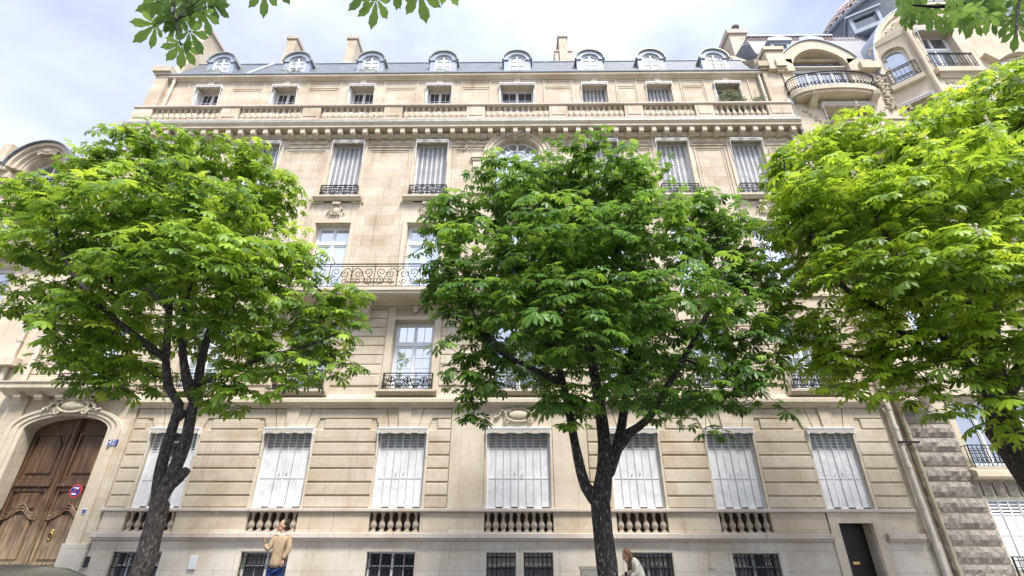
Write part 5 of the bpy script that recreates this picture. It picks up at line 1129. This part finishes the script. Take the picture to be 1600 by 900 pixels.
# right tree ------------------------------------------------------
limbs = [([(8.55, 8.5, .05), (8.5, 8.5, .5), (8.46, 8.5, 2.0), A3(1575, 690, TY)], .26, .22),
    ([A3(1575, 690, TY), A3(1560, 630, TY), A3(1548, 560, TY), A3(1545, 480, TY), A3(1540, 400, TY), A3(1560, 290, TY), A3(1590, 200, TY)], .2, .04),
    ([A3(1562, 640, TY), A3(1520, 580, TY-.2), A3(1478, 530, TY-.4), A3(1430, 470, TY-.6), A3(1390, 380, TY-.8), A3(1350, 300, TY-.8)], .10, .03),
    ([A3(1500, 552, TY-.3), A3(1440, 545, TY-.5), A3(1370, 480, TY-.8), A3(1310, 440, TY-1), A3(1260, 350, TY-.8), A3(1235, 290, TY-.6)], .07, .02),
    ([A3(1548, 560, TY), A3(1500, 450, TY+.6), A3(1430, 350, TY+.9), A3(1400, 260, TY+.9)], .08, .02),
    ([A3(1440, 545, TY-.5), A3(1380, 560, TY-.3), A3(1300, 550, TY), A3(1240, 530, TY)], .045, .015),
    ([A3(1560, 630, TY), A3(1620, 540, TY-.3), A3(1680, 420, TY-.3), A3(1700, 300, TY)], .12, .03)]
lobes = [px_lobe(*a) for a in ((1245,265,58,46,TY),(1325,228,76,42,TY+.1),(1225,335,48,34,TY-.2),(1300,320,90,60,TY-.9),(1420,250,90,60,TY+.2),(1500,195,80,56,TY+.2),(1575,165,80,60,TY+.2),(1680,180,90,80,TY),(1400,330,110,70,TY-1.3),(1520,290,110,80,TY-1.3),(1640,300,100,90,TY-1.0),
    (1260,400,74,48,TY-.3),(1350,430,96,56,TY-1.1),(1470,430,110,70,TY-1.6),(1600,430,110,80,TY-1.3),(1225,460,40,32,TY-.2),(1260,510,66,40,TY),(1350,520,90,48,TY-.4),(1460,540,90,50,TY-.9),(1570,550,80,50,TY-1.1),(1290,570,62,34,TY-.1),(1390,600,66,30,TY-.5),(1480,620,60,30,TY-.7),
    (1560,630,60,34,TY-.9),(1610,670,50,30,TY-.7),(1400,400,110,90,TY+1.4),(1520,420,110,100,TY+1.6),(1340,330,100,70,TY+1.4),(1680,560,80,70,TY-.6))]
make_tree('chestnut_tree', 'bright yellow-green horse chestnut with pale blossom at the right edge, hiding the right neighbour', (8.55, 8.5, .14), limbs, lobes, 1750, 'leaf_yel', 23, .195, .05, flowers=.10, bark='bark_grey')
# tree beyond the left edge -----------------------------------------
limbs = [([(-13.1, 8.9, .05), (-13.1, 8.9, 1.5), (-13.0, 8.9, 3.0)], .2, .17), ([(-13.0, 8.9, 3.0), (-12.3, 8.9, 4.4), (-11.2, 8.8, 6.0)], .1, .03), ([(-13.0, 8.9, 3.0), (-13.6, 8.8, 4.8), (-13.8, 8.7, 7.5)], .1, .03), ([(-13.0, 8.9, 3.0), (-12.6, 9.2, 5), (-12.7, 9.3, 8.4)], .1, .03)]
lobes = [(np.array(c), np.array(r)) for c, r in (((-13, 8.9, 8), (1.9, 2, 1.2)), ((-11.6, 8.8, 6.9), (1.2, 1.3, .7)), ((-14.5, 8.8, 6), (1.8, 1.8, 1.4)), ((-13.0, 8.2, 5), (1.5, 1.8, .8)))]
make_tree('chestnut_tree', 'yellowish horse chestnut crown entering the picture at the left edge', (-13.1, 8.9, .14), limbs, lobes, 380, 'leaf_yel', 31, .19, .0)
# near tree whose low boughs hang into the top of the picture -----------
t = thing('chestnut_tree', (6.2, -5.6, .13), 'near horse chestnut boughs hanging into the top edge against the sky', 'tree', 'overhanging near tree'); q = random.Random(5)
w = MB()
def N3(px, py, Y): v = at(px, py, Y); return np.array((v.x, v.y, v.z))
crown0 = np.array((6.2, -5.6, 4.6)); w.tube([(6.2, -5.6, .05), (6.22, -5.6, 1.2), (6.15, -5.6, 3.0), tuple(crown0)], [.28, .23, .21, .18], 12)
boughs = []
def bough(pts, r0, r1):
    k = len(pts); out = []
    for i in range(k-1):
        for j in range(5):
            f = j/5; p0, p1, p2, p3 = pts[max(i-1, 0)], pts[i], pts[i+1], pts[min(i+2, k-1)]
            out.append(.5*((2*p1)+(-p0+p2)*f+(2*p0-5*p1+4*p2-p3)*f*f+(-p0+3*p1-3*p2+p3)*f**3))
    out.append(pts[-1]); w.tube([tuple(p) for p in out], [r0+(r1-r0)*i/(len(out)-1) for i in range(len(out))], 6); return out
ba = bough([crown0, np.array((4, -3.4, 6.0)), np.array((1.5, -.8, 6.2)), np.array((-.6, 1.2, 5.7)), N3(300, -60, 2.0)], .10, .012)
bough([N3(300, -60, 2.0), N3(275, -10, 2.02), N3(274, 25, 2.05), N3(282, 70, 2.05)], .012, .004)
bb = bough([np.array((1.5, -.8, 6.2)), np.array((.8, .6, 5.6)), N3(640, -60, 2.0), N3(600, -25, 2.0)], .04, .008)
bc = bough([crown0, np.array((6.3, -2.5, 6.6)), np.array((6.2, 1.0, 7.0)), N3(1600, -50, 3.6), N3(1500, 5, 3.7), N3(1425, 8, 3.8)], .10, .01)
bough([N3(1600, -50, 3.6), N3(1590, 20, 3.6), N3(1588, 60, 3.6)], .02, .006)
bough([np.array((6.2, 1.0, 7.0)), np.array((6.6, 2.2, 6.6)), N3(1680, 20, 3.4)], .05, .01)
LV = []; pet = w
def hang(px, py, Y, ang, size, n=5, tilt=0, src=None):
    "a leaf seen from below: centre of the leaf at the pixel, pointing at `ang` (degrees, 270 = down)"
    p = N3(px, py, Y); a = R(ang); r_, u_ = np.array(_r2), np.array(_u2); f_ = np.array(_fw)
    o = r_*math.cos(a)+u_*math.sin(a)+f_*(.25+tilt)
    size = size*1.3
    LV.append((p, o, f_*.9+np.array((q.uniform(-.3, .3), q.uniform(-.2, .2), .25)), size, n, q.uniform(.25, .8), .06))
    if src is not None: s_ = N3(*src); pet.tube([tuple(s_), tuple((s_+p)/2+np.array((0, 0, .015))), tuple(p)], .0022, 4)
for a in ((243,38,2.0,215,.145,5),(247,2,2.0,200,.13,5),(284,68,2.05,262,.125,7),(296,48,2.0,300,.13,5),(318,20,2.0,285,.12,5),(268,18,2.1,250,.12,7),(290,12,2.1,290,.13,5),(262,-8,2.0,220,.13,5),(325,-10,2.0,320,.12,5),(300,-12,2.05,265,.14,7),(340,-25,2.0,290,.12,5),(275,40,2.15,240,.10,5),(256,14,2.1,235,.12,5),(280,24,2.1,270,.12,7),(305,6,2.1,250,.12,5),(322,2,2.05,300,.12,5),(250,-14,2.1,210,.12,5),(290,-4,2.15,280,.13,7),(314,-18,2.1,310,.12,5),(334,8,2.05,320,.1,5),(270,2,2.15,200,.12,5)):
    hang(*a, src=(276, 30 if a[1] < 50 else 66, 2.04))
for a in ((412,-18,2.0,270,.15,5),(430,-30,2.0,300,.14,5)): hang(*a, src=(405, -45, 2.0))
for a in ((588,-2,2.0,262,.155,5),(574,-14,2.0,225,.14,5),(655,-14,2.0,282,.165,5),(625,-24,2.0,258,.13,5),(697,-30,2.0,300,.14,5),(612,-20,2.05,290,.12,5)): hang(*a, src=(620, -42, 2.0))
for k in range(64):
    px = q.uniform(1402, 1612); py = q.uniform(-40, 34)+max(0, px-1500)*.16*q.random()
    hang(px, py, q.uniform(3.5, 4.3), q.uniform(215, 325), q.uniform(.14, .19), q.choice((5, 5, 7)), q.uniform(-.3, .3))
for a in ((1420,12,3.8,250,.18,5),(1455,18,3.8,270,.19,5),(1485,22,3.8,275,.19,5),(1525,30,3.8,245,.2,5),(1552,25,3.7,280,.18,5),(1590,45,3.6,265,.2,5),(1580,30,3.6,240,.19,5)): hang(*a)
# the rest of its crown, above and behind the camera
for k in range(420):
    c_ = np.array((q.uniform(1.5, 9.5), q.uniform(-9, -2.2), q.uniform(6.0, 9.5))); LV += [(p_, o_, u_, s_, n_, t_*.9, d_) for p_, o_, u_, s_, n_, t_, d_ in whorl(c_, np.array((0, 0, .4)), q, .2, .4, k=4)]
build_leaves('crown', LV, M['leaf_near'], t, hi=True); pet.build('trunk', M['bark'], t)

# ================================================================== PLANTS ON THE BUILDING
def bush(name, c, r, label, cat, n, seed, size=.06, lm='leaf_pot', planter=None, grp=None):
    t = thing(name, c, label, cat, grp); q = random.Random(seed); L = []
    if planter: m = MB(); x, y, z = c; w_, d_, h_ = planter; m.box(x-w_/2, x+w_/2, y-d_/2, y+d_/2, z, z+h_); m.box(x-w_/2-.01, x+w_/2+.01, y-d_/2-.01, y+d_/2+.01, z+h_-.02, z+h_+.01); m.build('planter', M['lead'], t)
    st = MB(); b = np.array(c)+np.array((0, 0, planter[2] if planter else 0))
    for k in range(n):
        d = np.array([q.gauss(0, 1), q.gauss(0, 1), abs(q.gauss(0, .8))]); d /= np.linalg.norm(d); p = b+d*np.array(r)*q.uniform(.4, 1)
        if k % 4 == 0: st.tube([tuple(b+np.array((d[0]*r[0]*.5, 0, 0))), tuple(p)], .006, 3)
        for j in range(3): o = np.array([q.gauss(0, 1), q.gauss(0, 1), q.gauss(.2, .6)]); L.append((p+o*.03, o, np.array([q.gauss(0, .4), q.gauss(0, .4), 1.]), size*q.uniform(.7, 1.3), 3, q.random(), .1))
    build_leaves('foliage', L, M[lm], t); st.build('stems', M['twig'], t); return t
bush('window_box', (DX[0]-.02, FY+.12, 19.2), (.30, .14, .22), 'green window boxes with small plants on the sill of the leftmost roof dormer', 'window box', 26, 1, .07, planter=(.62, .2, .16))
bush('window_box', (DX[1]-.25, FY+.12, 19.2), (.14, .12, .18), 'dark plant pot at the left foot of the second roof dormer', 'plant pot', 16, 2, .07, planter=(.2, .18, .14))
bush('window_box', (DX[1]+.15, FY+.12, 19.2), (.16, .12, .22), 'bushy dark plant in a pot under the middle of the second roof dormer', 'plant pot', 26, 3, .07, planter=(.2, .18, .1))
bush('window_box', (DX[2], FY+.12, 19.2), (.42, .14, .2), 'long window box with pale plants on the third roof dormer', 'window box', 34, 4, .07, planter=(.78, .2, .14))
bush('window_box', (DX[3]-.05, FY+.12, 19.2), (.1, .1, .06), 'low green planter in front of the fourth roof dormer', 'window box', 6, 6, .05, planter=(.36, .18, .16))
bush('potted_shrub', (8.70, FY-.02, 16.85), (.62, .16, 1.05), 'grey-green shrub growing over the roof balustrade before the rightmost attic window', 'shrub', 420, 7, .09)
bush('potted_shrub', (9.70, FY-.02, 16.85), (.26, .14, .85), 'small rounded shrub behind the balustrade beside the white drainpipe', 'shrub', 150, 8, .085)

# ================================================================== STREET THINGS
t = thing('utility_cabinet', (1.34, 10.5, .14), 'narrow cream utility cabinet with yellow warning mark, left of the middle tree trunk', 'cabinet')
m = MB(); cx = at(921, 890, 10.5).x; m.slab(cx-.15, cx+.17, 10.75, 10.45, .2, 1.08, .012); m.box(cx-.17, cx+.19, 10.43, 10.77, 1.08, 1.12); m.box(cx-.16, cx+.18, 10.46, 10.76, .14, .2); m.build('cabinet_body', mat('cream_grp', (.60, .55, .44), .6, noise=(6, .15)), t)
m = MB(); m.prism([(cx+.0, .86), (cx+.12, .86), (cx+.06, .97)], 10.442, 10.449); m.build('warning_mark', mat('yellow_sticker', (.65, .42, .03), .5, noise=(10, .1)), t); m = MB(); m.ball((cx-.08, 10.445, .98), .012, .008, .012); m.build('lock', M['iron'], t)
# parked car, only its roof line shows ---------------------------------
def car():
    CX, CY = -6.05, 5.35; t = thing('parked_car', (CX, CY, 0), 'dark car parked at the kerb at the lower left corner, grey roof and rear window', 'car')
    paint = mat('dark_grey_car_paint', (.055, .06, .055), .25, .3, .6, noise=(2, .2)); cg = glass_mat('car_glass', .30, (.01, .01, .012)); rub = mat('tyre_rubber', (.02, .02, .02), .85, noise=(30, .2))
    def body(prof, hw, inset, nm, m_, parent=t):
        n = len(prof); mb = MB(); rows = [(-hw, inset), (-hw*.86, 0.0), (0, -.0), (hw*.86, 0), (hw, inset)]; cx_ = sum(p[0] for p in prof)/n; cz_ = sum(p[1] for p in prof)/n
        vs = []
        for (dy, ins) in rows:
            for (x, z) in prof: vs.append((CX+cx_+(x-cx_)*(1-ins), CY+dy, cz_+(z-cz_)*(1-ins)+(.02 if abs(dy) < .01 else 0)))
        fs = [(r*n+i, r*n+(i+1) % n, (r+1)*n+(i+1) % n, (r+1)*n+i) for r in range(4) for i in range(n)]+[tuple(range(n)), tuple(range(5*n-1, 4*n-1, -1))]
        mb.add(vs, fs, True); o = mb.build(nm, m_, parent); return o
    body([(-2.2,.35),(-2.2,.7),(-1.9,.88),(-1.0,.96),(1.3,.98),(2.0,.95),(2.15,.75),(2.15,.35),(1.7,.25),(-1.7,.25)], .86, .03, 'body', paint)
    body([(-1.25,.93),(-.55,1.27),(-.2,1.305),(.6,1.32),(1.15,1.28),(1.45,1.20),(1.9,.95)], .76, .06, 'window_glass', cg)
    body([(-.55,1.28),(-.2,1.32),(.6,1.335),(1.15,1.295),(1.42,1.215),(1.44,1.205),(1.1,1.27),(.6,1.32),(-.2,1.305)], .72, .03, 'roof_panel', paint)
    m = MB(); m.box(CX+1.38, CX+1.48, CY-.3, CY+.3, 1.2, 1.23); m.build('brake_light', M['red'], t)
    for s in (-1, 1):
        m = MB(); m.ball((CX+2.1, CY+s*.68, .75), .07, .14, .1); m.build('tail_light', M['red'], t)
        m = MB(); m.ball((CX-2.1, CY+s*.66, .68), .08, .16, .08); m.build('headlight', M['wpaint'], t)
        m = MB(); m.ball((CX-.85, CY+s*.95, .98), .09, .1, .07); m.build('wing_mirror', paint, t)
        for x in (-1.35, 1.3):
            m = MB(Matrix.Translation((CX+x, CY+s*.78, .31)) @ Matrix.Rotation(PI/2, 4, 'X')); m.lathe(0, 0, [(.2, -.1), (.29, -.11), (.31, -.08), (.31, .08), (.29, .11), (.2, .1)], 24); wh = m.build('wheel', rub, t)
            m = MB(Matrix.Translation((CX+x, CY+s*.78, .31)) @ Matrix.Rotation(PI/2, 4, 'X')); m.lathe(0, 0, [(.03, -.105), (.2, -.1), (.2, .1), (.03, .105)], 20); m.build('rim', M['lead'], wh)
car()

# ================================================================== PEOPLE
def skin_body(name, pts, edges, root, m_, parent, sub=2, off=(0, 0, 0)):
    o_ = ORG[parent.name]; me = bpy.data.meshes.new(name); me.from_pydata([tuple(Vector(p[:3])+Vector(off)-o_) for p in pts], edges, []); me.update()
    for i, p in enumerate(()): r = p[3] if isinstance(p[3], tuple) else (p[3], p[3]); me.skin_vertices[0].data[i].radius = r; me.skin_vertices[0].data[i].use_root = (i == root)
    ob = bpy.data.objects.new(name, me); C.objects.link(ob); ob.parent = parent; sk = ob.modifiers.new('skin', 'SKIN'); sk.use_smooth_shade = True
    for i, p in enumerate(pts): r = p[3] if isinstance(p[3], tuple) else (p[3], p[3]); me.skin_vertices[0].data[i].radius = r; me.skin_vertices[0].data[i].use_root = (i == root)
    sb = ob.modifiers.new('sub', 'SUBSURF'); sb.levels = sb.render_levels = sub
    dg = bpy.context.evaluated_depsgraph_get(); me2 = bpy.data.meshes.new_from_object(ob.evaluated_get(dg)); ob.modifiers.clear(); ob.data = me2; me2.materials.clear(); me2.materials.append(m_)
    for p in me2.polygons: p.use_smooth = True
    ORG[ob.name] = o_; return ob
M['skin'] = mat('skin', (.50, .30, .21), .55, noise=(12, .12)); M['hair_d'] = mat('dark_hair', (.03, .022, .018), .5, noise=(60, .5)); M['hair_b'] = mat('brown_hair', (.20, .105, .05), .5, noise=(50, .5))
M['tan'] = mat('tan_wool_jacket', (.42, .31, .20), .9, noise=(14, .25), bump=(60, .5)); M['jean'] = mat('blue_trousers', (.02, .045, .16), .85, noise=(20, .2)); M['coat'] = mat('cream_coat', (.74, .69, .58), .85, noise=(10, .15), bump=(40, .4)); M['shoe'] = mat('dark_leather', (.03, .02, .015), .5, noise=(20, .3))
def head(mb, c, s, yaw, pitch=0):
    T = Matrix.Translation(c) @ Matrix.Rotation(yaw, 4, 'Z') @ Matrix.Rotation(pitch, 4, 'X') @ Matrix.Scale(s, 4); o = mb.T; mb.T = T   # face looks along -Y
    mb.ball((0, .01, .02), .078, .098, .115, 18, 14); mb.ball((0, -.035, -.055), .056, .06, .065, 14, 10); mb.ball((0, -.105, -.012), .014, .02, .026, 8, 6); mb.ball((0, -.093, -.062), .024, .008, .006, 8, 5); mb.ball((0, -.092, -.071), .021, .008, .006, 8, 5)
    mb.ball((0, -.08, -.1), .025, .02, .02, 8, 6)
    for x in (-1, 1): mb.ball((x*.03, -.086, .012), .013, .008, .008, 8, 5); mb.ball((x*.031, -.088, .032), .02, .008, .005, 8, 5, x*.15); mb.ball((x*.08, .015, -.01), .012, .02, .032, 8, 6)
    mb.T = o
def hand(pts_base, direction, parent, side=1, m_='skin', curl=.9):
    "palm with five separate fingers, curled"
    b = Vector(pts_base); d = Vector(direction).normalized(); u = Vector((0, 0, 1)); s = d.cross(u); s = s.normalized() if s.length > .1 else Vector((1, 0, 0)); u = s.cross(d)
    V = [(*b, .026), (*(b+d*.045), (.040, .018)), (*(b+d*.085), (.042, .016))]; E = [(0, 1), (1, 2)]
    for k, (o, L) in enumerate(((-.030, .070), (-.010, .080), (.011, .075), (.031, .058))):
        r0 = b+d*.085+s*o; a1 = r0+d*L*.45+u*-.01; a2 = a1+(d*math.cos(curl)-u*math.sin(curl))*L*.33; a3 = a2+(d*math.cos(curl*1.7)-u*math.sin(curl*1.7))*L*.27; i = len(V); V += [(*r0, .010), (*a1, .009), (*a2, .008), (*a3, .007)]; E += [(2, i), (i, i+1), (i+1, i+2), (i+2, i+3)]
    i = len(V); r0 = b+d*.03+s*.035*side; V += [(*r0, .013), (*(r0+s*.022*side+d*.028-u*.01), .011), (*(r0+s*.020*side+d*.058-u*.025), .009)]; E += [(0, i), (i, i+1), (i+1, i+2)]
    return skin_body('hand', V, E, 0, M[m_], parent, 1)
def man():
    Y = 12.55; x = at(432, 880, Y).x; t = thing('person', (x, Y, .14), 'man in tan jacket and blue trousers on the pavement, hand raised to his chest', 'person')
    g = .14; O = (x, Y, g)
    # body, trousers: the figure faces left and away (toward -X, slightly +Y)
    V = [(0, 0, .95, (.17, .13)), (.09, .02, .80, .105), (.10, .03, .48, .075), (.10, .05, .10, .05), (-.09, -.02, .80, .105), (-.11, -.02, .48, .075), (-.10, .0, .10, .05)]
    skin_body('trousers', V, [(0, 1), (1, 2), (2, 3), (0, 4), (4, 5), (5, 6)], 0, M['jean'], t, off=O)
    V = [(-.01, .0, .82, (.215, .175)), (.0, 0, 1.0, (.198, .155)), (.01, 0, 1.16, (.185, .14)), (.015, .0, 1.34, (.195, .135)), (.02, 0, 1.47, (.15, .10)), (.02, 0, 1.53, .075),
         (.19, -.02, 1.44, .085), (.235, -.04, 1.22, .067), (.17, -.10, 1.02, .052), (-.155, .03, 1.45, .085), (-.235, -.05, 1.22, .065), (-.255, -.16, 1.29, .050)]
    V = V[:9]+[(-.15, -.05, 1.44, .085), (-.20, -.13, 1.20, .068), (-.28, -.16, 1.33, .048)]
    skin_body('jacket', V, [(0, 1), (1, 2), (2, 3), (3, 4), (4, 5), (3, 6), (6, 7), (7, 8), (3, 9), (9, 10), (10, 11)], 3, M['tan'], t, off=O)
    m = MB(); m.tube([(x+.02, Y, g+1.50), (x+.01, Y, g+1.62)], [.06, .055], 10); m.T = None; head(m, (x-.005, Y-.005, g+1.70), 1.02, R(-62)); bd = m.build('head', M['skin'], t)
    m = MB(); m.T = Matrix.Translation((x-.005, Y-.005, g+1.70)) @ Matrix.Rotation(R(-62), 4, 'Z'); q = random.Random(3)
    m.ball((0, .035, .035), .084, .095, .108, 18, 12); m.ball((0, .055, -.02), .078, .068, .09, 14, 10)
    for k in range(60): a = q.uniform(.2, 2.94); m.ball((.08*math.cos(a), .04+.075*math.sin(a), q.uniform(-.08, .13)*1), .012, .012, .03, 5, 4, q.uniform(-.5, .5))
    m.build('hair', M['hair_d'], bd)
    m = MB(); m.tube([(x+.07*math.cos(a)+.012, Y+.06*math.sin(a), g+1.535+.02*math.sin(a)) for a in [2*PI*i/16 for i in range(17)]], .02, 6); m.build('collar', M['wpaint'], t)
    hand((x-.285, Y-.17, g+1.345), (-.15, -.1, 1), t, 1); hand((x+.165, Y-.11, g+1.01), (-.1, -.2, -1), t, -1)
    for s, xx, yy in ((1, .10, .03), (-1, -.10, -.02)): m = MB(); m.ball((x+xx-.06, Y+yy, g+.045), .15, .055, .06, 12, 8); m.box(x+xx-.2, x+xx+.08, Y+yy-.05, Y+yy+.05, g, g+.02); m.build('shoe', M['shoe'], t)
man()
def woman():
    Y = 12.3; x = at(990, 885, Y).x; g = .14; t = thing('person', (x, Y, g), 'woman with long brown hair and cream coat bowing her head beside the middle trunk', 'person'); O = (x, Y, g)
    V = [(.10, 0, .70, (.15, .13)), (.02, .07, .56, .09), (.10, .07, .32, .065), (.06, .07, .09, .04), (-.04, -.07, .56, .09), (.03, -.08, .32, .065), (-.05, -.08, .09, .04)]
    skin_body('trousers', V, [(0, 1), (1, 2), (2, 3), (0, 4), (4, 5), (5, 6)], 0, M['jean'], t, off=O)
    V = [(.14, 0, .50, (.20, .17)), (.12, 0, .70, (.17, .15)), (.07, 0, .86, (.15, .125)), (.02, 0, 1.00, (.15, .11)), (-.03, 0, 1.07, .07), (.03, -.15, 1.0, .065), (.04, -.20, .80, .055), (-.12, -.16, .72, .042), (.03, .15, 1.0, .065), (.0, .19, .80, .055), (-.12, .13, .74, .042)]
    skin_body('coat', V, [(0, 1), (1, 2), (2, 3), (3, 4), (3, 5), (5, 6), (6, 7), (3, 8), (8, 9), (9, 10)], 1, M['coat'], t, off=O)
    hc = (x-.13, Y-.01, g+1.115); m = MB(); m.tube([(x-.02, Y, g+1.05), (x-.10, Y, g+1.09)], [.05, .045], 10); head(m, hc, .95, R(-78), R(24)); bd = m.build('head', M['skin'], t)
    m = MB(); m.T = Matrix.Translation(hc) @ Matrix.Rotation(R(-78), 4, 'Z') @ Matrix.Rotation(R(24), 4, 'X'); q = random.Random(9); m.ball((0, .028, .035), .085, .098, .108, 18, 12); m.ball((0, .06, -.03), .082, .06, .1, 14, 10); m.T = None
    for k in range(46):
        a = q.uniform(-1, 1); p0 = Vector(hc)+Vector((.02+.03*q.random(), .075*a, .05)); pts = [p0, p0+Vector((.03+.02*q.random(), .015*a, -.10)), p0+Vector((.02+.05*q.random(), .01*a, -.20)), p0+Vector((.0+.06*q.random(), -.01, -.28-.05*q.random()))]; m.tube(pts, [.016, .018, .015, .004], 5)
    m.build('hair', M['hair_b'], bd)
    hand((x-.13, Y-.16, g+.715), (-1, 0, -.2), t, 1); hand((x-.13, Y+.13, g+.735), (-1, 0, .1), t, -1)
    m = MB(); m.box(x-.24, x-.18, Y-.17, Y-.16, g+.70, g+.82); tag(m.build('mobile_phone', M['iron']), 'black mobile phone in the hands of the bowed woman in cream', 'phone')
    for yy, xx in ((.07, .02), (-.08, -.09)): m = MB(); m.ball((x+xx, Y+yy, g+.045), .12, .042, .05, 12, 8); m.build('shoe', M['shoe'], t)
woman()
bpy.context.view_layer.update()
